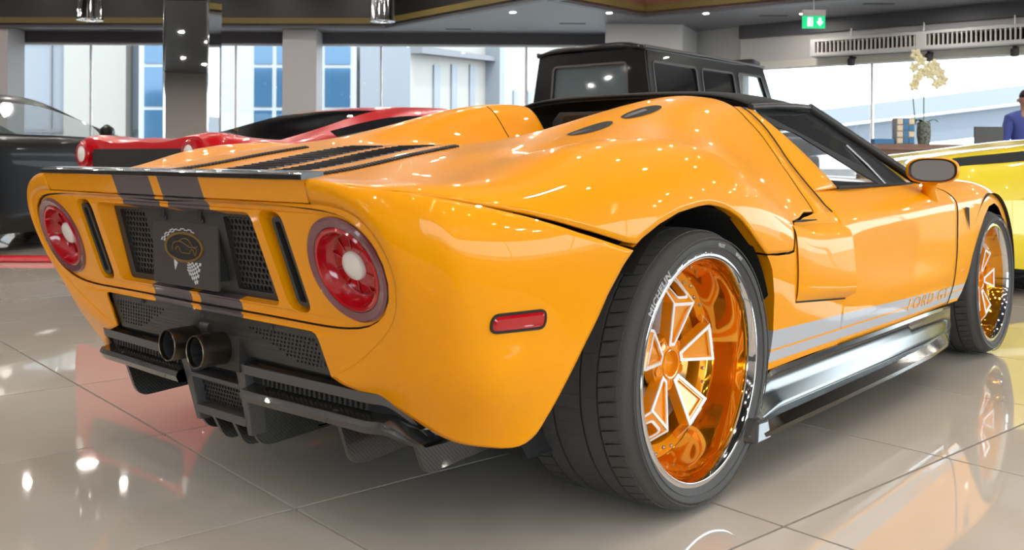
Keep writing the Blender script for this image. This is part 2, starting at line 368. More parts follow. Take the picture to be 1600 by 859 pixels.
# recessed ceiling downlights
dl = None
spots = []
for a in np.arange(-10.5, 12, 1.5):
    for d in np.arange(-4.5, 16.5, 1.5):
        if not in_poly(a, d, offset_poly(room, -.5)): continue
        c1, c2 = in_poly(a, d, offset_poly(cof1, -.3)), in_poly(a, d, offset_poly(cof2, -.3))
        e1, e2 = in_poly(a, d, offset_poly(cof1, .25)), in_poly(a, d, offset_poly(cof2, .25))
        c3, e3 = in_poly(a, d, offset_poly(cof3, -.3)), in_poly(a, d, offset_poly(cof3, .25))
        if (e1 and not c1) or (e2 and not c2) or (e3 and not c3): continue
        spots.append((a, d, Z1 + .95 if (c1 or c2 or c3) else Z1))
def downlight_proto():
    e = empty('ceiling_downlight', (0, 0, 0))
    MB().lathe([(.042, -.001), (.06, -.004), (.062, 0)], 20).build('trim_ring', CHROME, e, smooth=40)
    MB().lathe([(0, -.0005), (.042, -.0005)], 16).build('lamp', mat('downlight_glow', (1, 1, 1), .5, emit=(1, .94, .86), estr=390), e)
    return e
for k, (a, d, z) in enumerate(spots):
    if dl is None: dl = downlight_proto(); o = dl
    else: o = copy_tree(dl)
    o.location = CF(a, d, z - .002); tag(o, 'small round recessed downlight in the ceiling', 'light', 'recessed ceiling downlights')
# dark air slots in the soffit
sl = None
for a, d in ((-7.0, 17.25), (1.0, 16.2), (-.95, 16.95), (4.1, 15.2), (5.3, 14.0)):
    mb = MB().box(-.22, .22, -.05, .05, -.012, 0); q = mb.build('ceiling_vent', BEAM, bevel=.003); q.location = CF(a, d, Z1); q.rotation_euler = (0, 0, RZ)
    tag(q, 'small dark air slot in the pale soffit', 'vent', 'soffit air slots')
# air conditioner grille unit on the right wall
ac = empty('air_conditioner', fr_(1.35, 2.60, -.32), 0, 'long white air conditioner unit with two slatted grilles on the right wall', 'air conditioner')
inv = ac.matrix_world.inverted() if False else Matrix.Translation(-Vector(fr_(1.35, 2.60, -.32)))
def AF_(t, h, w): return tuple(Vector(fr_(t, h, w)) - Vector(fr_(1.35, 2.60, -.32)))
o = [(0, 2.56), (3.35, 2.56), (3.35, 2.83), (0, 2.83)]; h1 = [(.08, 2.615), (1.60, 2.615), (1.60, 2.785), (.08, 2.785)]; h2 = [(1.75, 2.615), (3.27, 2.615), (3.27, 2.785), (1.75, 2.785)]
sh = lambda P: [(a + 1.35 - .0, b) for a, b in P]
MB().prism(sh(o), [sh(h1), sh(h2)], AF_, -.40, -.10).build('casing', WALLW, ac, bevel=.008)
MB().prism(sh(o), [], AF_, -.20, -.12).build('duct', MATTE, ac)
for h_ in (h1, h2):
    for i in range(24):
        t = h_[0][0] + .03 + i * (h_[1][0] - h_[0][0] - .06) / 23
        MB().prism(sh([(t, 2.615), (t + .018, 2.615), (t + .018, 2.785), (t, 2.785)]), [], AF_, -.385, -.33).build('slat', COLG, ac)
for t in (.6, 1.68, 2.9): MB().tube([AF_(t + 1.35, 2.83, -.25), AF_(t + 1.35, 2.975, -.25)], .015, 8).build('hanger', STEEL, ac, smooth=60)
# small spotlights on the window head
for k, t in enumerate((1.95, 3.1, 4.25)):
    e = empty('wall_spotlight', fr_(t, 2.47, -.25), 0, None); c = Vector((0, 0, 0))
    MB().lathe([(.03, -.08), (.055, -.075), (.06, .02), (.03, .05)], 16).build('lamp_head', SATIN, e, smooth=40); MB().box(-.02, .02, -.02, .16, .04, .07).build('bracket', SATIN, e)
    tag(e, ('leftmost', 'middle', 'rightmost')[k] + ' small black spotlight under the air conditioner', 'spotlight', 'spotlights on the window head')
# exit sign
ex = empty('exit_sign', CF(3.55, 11.4, 2.47), RZ, 'green exit sign with running figure and down arrow hung from the soffit', 'sign')
MB().box(-.135, .135, -.03, .03, .145, .215).build('housing', WALLW, ex, bevel=.004)
GREEN = mat('exit_green', (.0, .27, .10), .4, emit=(0, .45, .16), estr=.8); EWHITE = mat('exit_white', (.9, .95, .9), .4, emit=(.9, 1, .92), estr=1.2)
MB().box(-.133, .133, -.012, .012, .0, .145).build('panel', GREEN, ex)
XF = lambda x, z, d: (x, -.013 + d, z)
mb = MB(); mb.prism([(.055, .12), (.085, .12), (.085, .075), (.108, .075), (.07, .028), (.032, .075), (.055, .075)], [], XF, -.002, 0); mb.build('arrow', EWHITE, ex)
mb = MB(); mb.prism([(-.075, .025), (-.015, .025), (-.015, .125), (-.075, .125)], [[(-.068, .030), (-.022, .030), (-.022, .118), (-.068, .118)]], XF, -.002, 0)
mb.prism([(-.05 + .011 * math.cos(t), .103 + .011 * math.sin(t)) for t in np.linspace(0, 6.283, 12, endpoint=False)], [], XF, -.003, 0)
mb.prism([(-.062, .088), (-.04, .092), (-.03, .075), (-.034, .071), (-.042, .080), (-.044, .062), (-.030, .040), (-.036, .034), (-.050, .055), (-.062, .040), (-.068, .045), (-.056, .064), (-.056, .078), (-.066, .074)], [], XF, -.003, 0); mb.build('running_figure', EWHITE, ex)
mb = MB(); mb.tube([(0, 0, .215), (0, 0, Z1 - 2.47)], .008, 8); mb.build('stem', STEEL, ex, smooth=60)
# ---------------------------------------------------------------- OUTSIDE
mb = MB(); mb.prism([(-90, -60), (120, -60), (120, 140), (-90, 140)], [], F_, -.35, -.16); mb.build('ground', mat('pale_paving', (.25, .245, .235), .8), kind='structure')
BEIGE = mat('pale_stone_cladding', (.225, .21, .19), .7); GREYC = mat('pale_grey_cladding', (.15, .16, .18), .6); BLUEG = mat('blue_facade_glass', (.035, .085, .15), .10, .2, .2); FWH = mat('white_facade_frame', (.26, .27, .285), .5); DKJ = mat('grey_joint', (.11, .11, .12), .7)
def building(name, a0, a1, d0, d1, h, m, label):
    b = empty(name, CF(a0, d0, -.16), 0, label, 'building'); o0 = CF(a0, d0, -.16)
    f = lambda a, z, w: tuple(CF(a, d0 + w, z) - o0)
    MB().prism([(a0, -.16), (a1, -.16), (a1, h), (a0, h)], [], f, 0, d1 - d0).build('wall', m, b); return b, f
# stone building seen left, with ledges
b1, f1 = building('stone_building', -24.5, -10.1, 27, 45, 14, GREYC, 'pale stone office building behind the left windows')
for z in (1.6, 4.1, 6.5): MB().prism([(-14.5, z), (-10.1, z), (-10.1, z + .10), (-14.5, z + .10)], [], f1, -.05, .02).build('ledge', DKJ, b1)
for a in (-12.9, -11.9): MB().prism([(a, -.1), (a + .05, -.1), (a + .05, 9), (a, 9)], [], f1, -.04, .02).build('joint', DKJ, b1)
MB().prism([(-12.3, -.16), (-10.6, -.16), (-10.6, 12), (-12.3, 12)], [], f1, -.5, .02).build('pier', BEIGE, b1)
# glass facade
b2, f2 = building('glass_building', -10.05, -4.2, 26, 27.5, 15, FWH, 'blue glass office front with white mullions behind the mirrored column')
cols_ = [-9.95, -8.95, -7.95, -7.0, -6.4, -5.95, -5.1, -4.3]
for i in range(len(cols_) - 1):
    if cols_[i] in (-7.95,): continue
    for j, (z0, z1) in enumerate(((.0, 1.25), (1.33, 2.2), (2.3, 3.35), (3.45, 4.6), (4.7, 6.0))):
        MB().prism([(cols_[i] + .06, z0), (cols_[i + 1] - .06, z0), (cols_[i + 1] - .06, z1), (cols_[i] + .06, z1)], [], f2, -.03, .02).build('window', BLUEG, b2)
# fin building seen at an angle in the middle
b3 = empty('fin_building', CF(-4.1, 27, -.16), 0, 'cream building with tall window fins in the middle distance', 'building'); o3 = CF(-4.1, 27, -.16)
def g3(t, z, w): return tuple(CF(-2.75 + t * .30 - w * .95, 26 + t * .95 + w * .30, z) - o3)
MB().prism([(0, -.16), (17, -.16), (17, 13), (0, 13)], [], g3, 0, 1.1).build('wall', BEIGE, b3)
for k, (t, z1) in enumerate(((1.6, 3.6), (3.0, 3.75), (4.6, 3.9), (7.5, 3.3), (9.2, 3.4), (11, 3.5))): MB().prism([(t, .2), (t + .45, .2), (t + .45, z1), (t, z1)], [], g3, -.05, .1).build('window', GREYC, b3)
MB().prism([(0, 3.75), (6.2, 4.15), (6.2, 4.3), (0, 3.95)], [], g3, -.35, .05).build('canopy', DKJ, b3)
MB().prism([(0, -.16), (-1.35, -.16), (-1.35, 4.0), (0, 4.0)], [], lambda t, z, w: tuple(CF(-2.75 + t, 26 + w, z) - o3), .0, .3).build('side_wall', GREYC, b3)
MB().prism([(6.2, -.1), (6.7, -.1), (6.7, 5.2), (6.2, 5.2)], [], g3, -.5, 0).build('pier', GREYC, b3)
# grey modern building with canopy
b4, f4 = building('grey_glass_building', -3.2, 3.6, 46, 60, 16, mat('pale_blue_render', (.18, .20, .23), .5), 'light grey modern building with glazed ground floor left of the black off-road vehicle')
MB().prism([(-3.2, 3.2), (2.4, 3.2), (2.4, 4.3), (-3.2, 4.3)], [], f4, -1.2, .1).build('canopy', FWH, b4)
for i in range(6): MB().prism([(-3.0 + i * .9, .2), (-2.3 + i * .9, .2), (-2.3 + i * .9, 3.0), (-3.0 + i * .9, 3.0)], [], f4, -.05, .1).build('window', GREYC, b4)
for i in range(4): MB().prism([(-2.6 + i * 1.2, 5.0), (-1.9 + i * 1.2, 5.0), (-1.9 + i * 1.2, 9.0), (-2.6 + i * 1.2, 9.0)], [], f4, -.05, .1).build('window', mat('facade_glass_pale', (.11, .15, .21), .2), b4)
# elevated road beyond the right windows
CONC = mat('pale_concrete', (.135, .15, .175), .7)
vd_ = empty('elevated_road', CF(20, 48, -.16), 0, 'pale concrete elevated road crossing behind the right windows', 'bridge'); ov = CF(20, 48, -.16)
def V4(t, z, w): return tuple(CF(8 + t, 42 - t * .25 + w, z + t * .125) - ov)
MB().prism([(0, .55), (32, .55), (32, 1.65), (0, 1.65)], [], V4, 0, 8).build('deck', CONC, vd_)
MB().prism([(0, 1.75), (32, 1.75), (32, 2.45), (0, 2.45)], [], V4, -.3, 0).build('parapet', mat('pale_parapet', (.19, .205, .23), .6), vd_)
for t in (8.5, 16, 24): MB().prism([(t, -.1), (t + 1.2, -.1), (t + 1.2, .6 + t * .125), (t, .6 + t * .125)], [], lambda a, z, w: tuple(CF(8 + a, 42 - a * .25 + w, z) - ov), 1.5, 4).build('pier', CONC, vd_)

# ---------------------------------------------------------------- THE ORANGE CAR (x to its right, y forward, rear axle at y = 0)
def yt(x, z): return -1.006 + .37 * (.86 - z) + .006 * max(0., (abs(x) - .3) / .5) ** 2
def st(y, pts): return [(x, y, z) for x, z in pts]
TM = [(.492, .412), (.60, .462), (.70, .525), (.768, .588), (.795, .67), (.778, .737), (.735, .785), (.67, .803), (.605, .806), (.50, .807), (.40, .807), (.33, .807), (.26, .807), (.18, .807), (0, .807)]
T0 = [(.54, .396), (.665, .443), (.752, .523), (.806, .605), (.822, .69), (.806, .760), (.76, .811), (.695, .838), (.61, .852), (.50, .856), (.40, .858), (.33, .859), (.26, .859), (.18, .860), (0, .860)]
SM = [(x, yt(x, z), z) for x, z in TM]
S0 = [(x, yt(x, z), z) for x, z in T0]
S1 = [(.615, -.806, .376), (.725, -.836, .437), (.806, -.858, .52), (.854, -.880, .61), (.872, -.900, .70), (.855, -.920, .78), (.812, -.940, .828), (.755, -.953, .845), (.66, -.964, .853), (.50, -.966, .855), (.40, -.966, .856), (.33, -.966, .856), (.26, -.966, .856), (.18, -.966, .856), (0, -.966, .856)]
S2 = [(.705, -.764, .328), (.83, -.797, .425), (.87, -.82, .52), (.896, -.845, .61), (.907, -.86, .70), (.892, -.872, .782), (.857, -.88, .829), (.812, -.885, .847), (.70, -.888, .850), (.55, -.888, .850), (.44, -.888, .851), (.36, -.888, .851), (.27, -.888, .851), (.18, -.888, .851), (0, -.888, .851)]
S3 = st(-.69, [(.818, .286), (.912, .42), (.926, .53), (.935, .62), (.937, .71), (.919, .790), (.884, .836), (.83, .857), (.70, .860), (.56, .866), (.44, .869), (.36, .870), (.27, .870), (.18, .868), (0, .865)])
S4 = st(-.45, [(.935, .265), (.945, .42), (.953, .53), (.96, .63), (.961, .72), (.946, .805), (.907, .872), (.84, .916), (.70, .906), (.57, .908), (.45, .910), (.36, .910), (.27, .909), (.18, .906), (0, .902)])
S5 = st(-.2, [(.945, .295), (.957, .41), (.967, .53), (.974, .63), (.977, .72), (.965, .807), (.923, .893), (.848, .950), (.72, .937), (.60, .944), (.48, .948), (.38, .947), (.28, .944), (.19, .942), (0, .940)])
S6 = st(.05, [(.945, .295), (.957, .41), (.967, .52), (.974, .62), (.978, .72), (.968, .805), (.93, .895), (.857, .949), (.76, .943), (.63, .968), (.50, .99), (.39, .994), (.29, .96), (.21, .945), (0, .945)])
S7 = st(.25, [(.945, .295), (.957, .40), (.966, .51), (.973, .60), (.977, .69), (.97, .77), (.942, .84), (.888, .896), (.80, .935), (.67, .982), (.53, 1.024), (.40, 1.04), (.30, .985), (.22, .945), (0, .945)])
S8 = st(.43, [(.945, .297), (.957, .39), (.965, .49), (.971, .57), (.971, .645), (.966, .71), (.947, .763), (.912, .808), (.835, .885), (.71, .967), (.56, 1.05), (.41, 1.08), (.31, 1.005), (.23, .945), (0, .945)])
S9 = st(.62, [(.945, .30), (.956, .38), (.963, .47), (.966, .54), (.963, .60), (.956, .66), (.941, .703), (.917, .742), (.848, .828), (.73, .945), (.57, 1.075), (.41, 1.112), (.315, 1.03), (.235, .945), (0, .945)])
S10 = st(.80, [(.945, .30), (.955, .37), (.96, .46), (.96, .53), (.955, .59), (.948, .65), (.935, .695), (.915, .732), (.85, .805), (.73, .933), (.575, 1.085), (.41, 1.127), (.32, 1.05), (.24, .945), (0, .945)])
S11 = st(.96, [(.945, .30), (.955, .37), (.957, .46), (.955, .53), (.948, .59), (.942, .65), (.93, .695), (.91, .73), (.845, .80), (.72, .93), (.58, 1.088), (.41, 1.122), (.32, 1.055), (.24, .945), (0, .945)])
REAR_T = [SM, S0, S1, S2, S3, S4, S5, S6, S7, S8, S9, S10, S11]
FRONT_T = [
 st(.88, [(.945, .30), (.955, .37), (.958, .46), (.957, .53), (.951, .59), (.944, .65), (.932, .695), (.912, .73), (.847, .80)]),
 st(1.05, [(.946, .30), (.956, .37), (.958, .46), (.951, .53), (.945, .59), (.940, .65), (.931, .698), (.909, .733), (.835, .80)]),
 st(1.3, [(.948, .30), (.957, .37), (.958, .45), (.947, .52), (.941, .59), (.937, .65), (.930, .702), (.905, .737), (.81, .803)]),
 st(1.6, [(.947, .30), (.957, .37), (.957, .44), (.947, .51), (.942, .58), (.938, .655), (.931, .708), (.904, .745), (.80, .805)]),
 st(1.9, [(.943, .305), (.954, .37), (.953, .435), (.946, .50), (.942, .58), (.938, .66), (.930, .717), (.901, .757), (.795, .808)]),
 st(2.2, [(.938, .305), (.947, .37), (.949, .435), (.946, .51), (.943, .59), (.939, .665), (.929, .728), (.895, .772), (.785, .816)]),
 st(2.5, [(.933, .30), (.941, .37), (.945, .445), (.946, .525), (.946, .605), (.944, .68), (.931, .742), (.89, .787), (.775, .822)]),
 st(2.75, [(.925, .295), (.937, .37), (.944, .45), (.947, .53), (.946, .61), (.941, .685), (.924, .747), (.878, .789), (.765, .815)]),
 st(3.0, [(.90, .28), (.918, .36), (.928, .44), (.932, .52), (.93, .595), (.922, .665), (.90, .725), (.85, .765), (.735, .79)]),
 st(3.25, [(.83, .25), (.86, .335), (.88, .42), (.888, .495), (.886, .56), (.873, .62), (.845, .675), (.79, .715), (.68, .742)]),
 st(3.45, [(.68, .23), (.73, .31), (.765, .385), (.785, .45), (.785, .505), (.77, .555), (.735, .61), (.68, .65), (.58, .675)]),
 st(3.6, [(.40, .21), (.45, .28), (.49, .34), (.51, .40), (.52, .445), (.51, .49), (.48, .54), (.44, .575), (.36, .60)]),
 st(3.65, [(0, .21), (0, .27), (0, .33), (0, .38), (0, .42), (0, .46), (0, .51), (0, .55), (0, .585)]),
]

REAR = Loft(REAR_T); FRONT = Loft(FRONT_T)
car = empty('sports_car', (0, 0, 0), 0, 'orange low roadster with grey racing stripes, round red tail lights and deep-dish orange wheels', 'car')
def TF(x, z, d): return (x, yt(x, z) + d, z)
def mirrored(P): return np.asarray(P) * MIR
def both(P, mb, flip=False):
    mb.grid(P, flip=flip); mb.grid(mirrored(P), flip=not flip); return mb
def pair(name, m, grids, **kw):   # one object on each side of the car
    for s in (1, -1):
        mb = MB()
        for g_ in grids: mb.grid(g_ if s > 0 else mirrored(g_), flip=s < 0)
        mb.build(name, m, car, **kw)
def sym(c):  # right half outline (x>=0, bottom to top) -> closed outline
    return list(c) + [(-x, z) for x, z in reversed(c)]

GAP3 = [(0.653, -0.998, 0.847), (0.718, -0.978, 0.847), (0.798, -0.94, 0.838), (0.838, -0.909, 0.834), (0.873, -0.856, 0.825), (0.897, -0.789, 0.811), (0.916, -0.713, 0.794), (0.933, -0.63, 0.774), (0.949, -0.54, 0.75), (0.962, -0.438, 0.723), (0.968, -0.371, 0.705), (0.97, -0.348, 0.699)]
ARCHB3 = [(0.855, -0.639, 0.281), (0.868, -0.622, 0.284), (0.88, -0.609, 0.295), (0.892, -0.597, 0.312), (0.908, -0.585, 0.347), (0.93, -0.557, 0.408), (0.946, -0.499, 0.499), (0.959, -0.434, 0.599), (0.967, -0.382, 0.663), (0.97, -0.348, 0.699)]
ARCHT3 = [(0.97, -0.348, 0.700), (0.97, -0.335, 0.707), (0.971, -0.316, 0.719), (0.974, -0.245, 0.749), (0.974, -0.159, 0.773), (0.973, -0.065, 0.785), (0.972, 0.0, 0.788), (0.973, 0.082, 0.775), (0.977, 0.165, 0.742), (0.977, 0.238, 0.691), (0.976, 0.279, 0.664), (0.975, 0.317, 0.638)]
SEAM3 = [(0.973, 0.385, 0.635), (0.97, 0.463, 0.633), (0.968, 0.502, 0.636), (0.962, 0.518, 0.674), (0.945, 0.542, 0.72)]
ARCHF3 = [(0.945, 0.375, 0.290), (0.952, 0.385, 0.349), (0.958, 0.39, 0.406), (0.967, 0.379, 0.513), (0.973, 0.354, 0.591), (0.974, 0.335, 0.616), (0.975, 0.317, 0.634)]
U1, V8 = float(REAR.us[1]), float(REAR.vs[8])
GAP = [(0, V8), (U1, V8), (U1 + .013, V8 - .030)] + REAR.near(GAP3[1:]); ARCHB = REAR.near(ARCHB3); ARCHT = REAR.near(ARCHT3); SEAMQ = REAR.near(SEAM3); ARCHF = REAR.near(ARCHF3)
# rear bumper: corners of the surface plus the flat frame round the tail panel
mb = MB()
TOPB = [(u, v - .0012 - .008 * u) for u, v in GAP]
P = REAR.coons([(0, 0), (ARCHB[0][0] - .012, 0), ARCHB[0]], TOPB, [(0, 0), TOPB[0]], ARCHB[:-1] + [TOPB[-1]], 60, 44)
both(P, mb)
GRO = [(0, .531), (.45, .532), (.60, .536), (.70, .560), (.748, .595), (.772, .64), (.774, .70), (.748, .752), (.692, .785), (.61, .797), (0, .797)]
groove = sym([p for p in spline(GRO, 46)][1:-1])
edge = [tuple(p) for p in REAR(np.zeros(30), np.linspace(0, TOPB[0][1], 30))[:, [0, 2]]]
outer = sym([(0, .5165), (.470, .5165), (.482, .511), (.4865, .50), (.492, .412)] + edge[1:] + [(0, .806)])
# drop doubled centre points
def clean(o):
    q = []
    for p in o:
        if not q or (abs(p[0] - q[-1][0]) + abs(p[1] - q[-1][1])) > 1e-5: q.append((float(p[0]), float(p[1])))
    if abs(q[0][0] - q[-1][0]) + abs(q[0][1] - q[-1][1]) < 1e-5: q.pop()
    return q
outer = clean(outer); groove = clean(groove)
mb.prism(outer, [groove], TF, 0, .006, caps=(1, 0))
mb.build('rear_bumper', PAINT, car, smooth=32, weld=1e-4, solid=.008)
# decklid edge band over the tail panel
band = rpoly([(-.598, .8085), (.598, .8085), (.604, .858), (-.604, .858)], .004)
MB().prism(band, [], TF, 0, .012).build('decklid_edge', PAINT, car, smooth=30, bevel=.003)
# black spoiler lip, slightly curved in plan
mb = MB()
rows = []
for x in np.linspace(-.606, .606, 41):
    y = yt(x, .858); rows.append([(x, y - .006, .8565), (x, y - .008, .8665), (x, y + .002, .8715), (x, y + .05, .8745), (x, y + .05, .864), (x, y + .0, .8565)])
mb.grid(rows, closev=True); mb.f += [tuple(range(6)), tuple(range(240, 246))[::-1]]; mb.mi += [0, 0]
mb.build('spoiler_lip', CARBON, car, smooth=40)

# clamshell: deck, haunches and head fairings in one piece
vb = [(u, v + .0018 + .008 * u) for u, v in GAP[1:-1]] + ARCHT[1:] + SEAMQ
uq, vq_ = SEAMQ[-1]; CE = REAR.near([(0.91, 0.767, 0.739), (0.856, 0.79, 0.799), (0.793, 0.831, 0.861), (0.732, 0.861, 0.925), (0.683, 0.864, 0.987), (0.635, 0.853, 1.041), (0.567, 0.875, 1.093)])
DS = REAR.near([(0.911, 0.919, 0.732), (0.893, 0.90, 0.757), (0.833, 0.912, 0.816), (0.767, 0.935, 0.877), (0.71, 0.950, 0.944), (0.668, 0.944, 1.005), (0.63, 0.935, 1.048), (0.578, 0.934, 1.088)])
vb = np.array(vb + [CE[0]]); vb = vb[np.argsort(vb[:, 0], kind='stable')]
us = np.unique(np.concatenate([np.linspace(U1 + .001, .33, 48), np.linspace(.335, .70, 70), np.linspace(.702, uq - .012, 18), np.linspace(uq - .011, uq, 8), np.linspace(uq, .955, 28)]))
def clam_end(v): return np.interp(v, [q[1] for q in CE] + [.70, 1], [q[0] for q in CE] + [.962, .972])
nv = 90; ts = np.linspace(0, 1, nv)
PR = np.zeros((len(us), nv, 3)); VV = np.zeros((len(us), nv)); UU = VV.copy()
for i, u in enumerate(us):
    a = np.interp(u, vb[:, 0], vb[:, 1]); v = a + (1 - a) * ts; VV[i] = v
    s = (u - uq) / (.955 - uq)
    UU[i] = np.where(s > 0, uq + (clam_end(v) - uq) * s, u)
PR = REAR(UU.ravel(), VV.ravel()).reshape(len(us), nv, 3)
full = np.concatenate([PR, mirrored(PR[:, ::-1])[:, 1:]], 1)
clam = MB().grid(full).build('rear_clamshell', PAINT, car, smooth=60, solid=.010)
# narrow pillar strip between clamshell and door
def door_seam(v): return np.interp(v, [q[1] for q in DS], [q[0] for q in DS])
vv = np.linspace(CE[0][1] - .03, CE[-1][1], 26)
P = np.stack([REAR(clam_end(vv) + .0025, vv), REAR(.5 * (clam_end(vv) + door_seam(vv)), vv), REAR(door_seam(vv) - .002, vv)])
pair('pillar_strip', PAINT, [P], smooth=50, solid=.008)
for s in (1, -1):
    vq2 = np.linspace(DS[0][1], DS[-1][1], 24); q = REAR(door_seam(vq2) + .0005, vq2); MB().tube([(s * p_[0], p_[1], p_[2]) for p_ in q], .0030, 6).build('door_seam', MATTE, car, smooth=60)
    vq2 = np.linspace(CE[0][1], CE[-1][1], 24); q = REAR(clam_end(vq2) + .0012, vq2); MB().tube([(s * p_[0], p_[1], p_[2]) for p_ in q], .0014, 6).build('pillar_seam', MATTE, car, smooth=60)
# quarter panel ahead of the rear wheel
QT = [(ARCHF[-1][0], ARCHF[-1][1])] + [(u + .003, v - .004) for u, v in SEAMQ] + [(uq + .06, CE[0][1] - .02), (CE[0][0], CE[0][1] - .006), (1, CE[0][1] - .006)]
P = REAR.coons([(ARCHF[0][0], 0), (1, 0)], QT, [(ARCHF[0][0], 0)] + ARCHF[1:], [(1, 0), QT[-1]], 56, 34)
# arch return flange
fl = REAR([u for u, v in ARCHF], [v for u, v in ARCHF]); fl2 = fl + np.array([-.05, .012, 0]); pair('quarter_panel', PAINT, [P, np.stack([fl, fl2])], smooth=50, weld=1e-4)
# clamshell arch return
a = np.array(ARCHT); at_ = REAR(a[:, 0], a[:, 1]); pair('arch_lip', PAINT, [np.stack([at_, at_ + np.array([-.04, 0, .004])])], smooth=60)
# raised air scoop on the quarter panel, open at its front
yy = np.linspace(.525, .915, 16); zz = np.linspace(0, 1, 14); P = np.zeros((16, 14, 3))
for i, y in enumerate(yy):
    f = (y - .525) / .39
    for j, t in enumerate(zz):
        z0 = .482 - .03 * f; z1 = .708 - .010 * f; z = z0 + (z1 - z0) * t
        u, v = REAR.inv([1, 2], (min(y, .955), z), vmax=.45); b = REAR([u], [v])[0]
        bulge = (.004 + .034 * f ** .8) * min(1, (min(t, 1 - t) / .10)) ** .5
        P[i, j] = (b[0] + bulge + .0015, y, z)
lip = np.stack([P[-1], P[-1] + np.array([-.03, -.035, 0])]); pair('side_scoop', PAINT, [P, lip], smooth=60, weld=1e-4)
for s in (1, -1):
    mb = MB()
    mb.tube([(s * (q[0] - .004), q[1], q[2] - .002) for q in P[:, 0]], .0045, 6)  # black tube draws the shade line cast below the scoop
    mb.build('scoop_shade_line', MATTE, car, smooth=60); mb = MB()
    mb.tube([(s * .9585, .53, .719), (s * .953, .60, .7185), (s * .944, .72, .716)], [.002, .0045, .002], 6)
    mb.build('upper_intake_slit', MATTE, car, smooth=60)

# doors
def frow(y): return float(np.interp(y, FRONT.T[:, 0, 1], FRONT.us))
def door_rear(v): return np.interp(v, [0, .27, .60, .73, .82, 1], [.735, .84, .925, .935, .925, .96])
mb = MB(); vd = np.linspace(0, 1, 40); P = []
uR = np.array([frow(max(.885, y)) for y in np.interp(vd, [0, .25, .29, .7, .82, .9, 1], [.885, .885, .92, .93, .922, .912, .908])])
uF = np.array([frow(y) for y in np.interp(vd, [0, .15, .4, .72, .83, 1], [2.035, 2.08, 2.15, 2.19, 2.16, 2.06])])
for t in np.linspace(0, 1, 50): P.append(FRONT(uR + (uF - uR) * t, vd))
P = np.array(P); doors = []
for s, nm in ((1, 'door'), (-1, 'door')):
    mb = MB(); mb.grid(P if s > 0 else mirrored(P), flip=s < 0)
    # frame beside the window: from the rear seam to the window edge
    vq = np.linspace(float(REAR.vs[8]), DS[-1][1] - .002, 14); A_ = REAR(door_seam(vq) + .003, vq); W_ = spline([(.832, 1.155, .806), (.79, 1.10, .872), (.695, 1.035, .985), (.592, .985, 1.083)], 14)
    G_ = np.array([A_ * (1 - t) + W_ * t + np.array([.006, 0, .006]) * math.sin(math.pi * t) * .15 for t in np.linspace(0, 1, 6)])
    mb.grid(G_ if s > 0 else mirrored(G_), flip=s < 0)
    d = mb.build(nm, PAINT, car, smooth=50, solid=.010); doors.append(d)
    # lettering on the silver band
    cu = bpy.data.curves.new('txt', 'FONT'); cu.body = 'FORD GT'; cu.size = .064; cu.space_character = 1.25; cu.shear = .25; cu.extrude = .0006; cu.offset = -.0005
    to = bpy.data.objects.new('txt', cu); col.objects.link(to); bpy.context.view_layer.update()
    me = to.to_mesh(); V = [v.co.copy() for v in me.vertices]; Fc = [tuple(p.vertices) for p in me.polygons]; to.to_mesh_clear(); bpy.data.objects.remove(to)
    x0, x1 = min(v.x for v in V), max(v.x for v in V); k = .50 / (x1 - x0); VV_ = []
    for v in V:
        y = 1.52 + (v.x - x0) * k; z = .338 + v.y
        if s < 0: y = 2.02 - (v.x - x0) * k
        u, w = FRONT.inv([1, 2], (y, z), vmax=.5); b = FRONT([u], [w])[0]; VV_.append((s * (b[0] + .0012 + (.0012 if v.z > 0 else 0)), y, z))
    MB().add(VV_, Fc).build('lettering', ORANGE, d, recalc=False)
# front clip: fenders with wheel arch, nose and bonnet
AF = [(.384, 0), (.399, .065), (.42, .20), (.442, .344), (.470, .47), (.496, .575), (.520, .636), (.552, .655), (.575, .625), (.591, .569), (.620, .467), (.645, .30), (.655, .15), (.658, 0)]
mb = MB(); n1 = 34
L_ = [(a + .0045, b) for a, b in zip(uF, vd)]
left = L_[:31]; vtop = vd[30]
P = FRONT.coons([(L_[0][0], 0), (.384, 0)], [L_[26], (.520, .636)], L_[:27], AF[:7], 20, 30); both(P, mb)
P = FRONT.coons([L_[26], AF[6], AF[7], AF[8]], [(L_[-1][0], 1), (.48, 1), (.575, 1)], L_[26:], [AF[8], (.575, 1)], 40, 24); both(P, mb)
P = FRONT.coons(AF[8:][::1], [(.575, 1), (1, 1)], [AF[8], (.575, 1)], [(.658, 0), (1, 0), (1, 1)], 40, 30); both(P, mb)
# bonnet
hb = FRONT(np.linspace(L_[-1][0], 1, 40), np.ones(40)); ctr = [np.interp(p[1], [2.0, 2.4, 2.9, 3.3, 3.65], [.835, .835, .79, .72, .585]) for p in hb]
H = np.array([[(p[0] * (1 - t), p[1] + .12 * math.sin(t * math.pi / 2) * (1 if p[1] < 2.6 else 0), p[2] + (c - p[2]) * math.sin(t * math.pi / 2) ** 2 - .012 * math.sin(math.pi * t)) for t in np.linspace(0, 1, 14)] for p, c in zip(hb, ctr)])
both(H, mb)
mb.build('front_clamshell', PAINT, car, smooth=50, weld=2e-4)
# black fender vent behind the front wheel
for s in (1, -1): MB().add([(s * .9445, 2.275, .705), (s * .9465, 2.325, .700), (s * .9485, 2.325, .60)], [(0, 1, 2)]).build('fender_vent', MATTE, car)
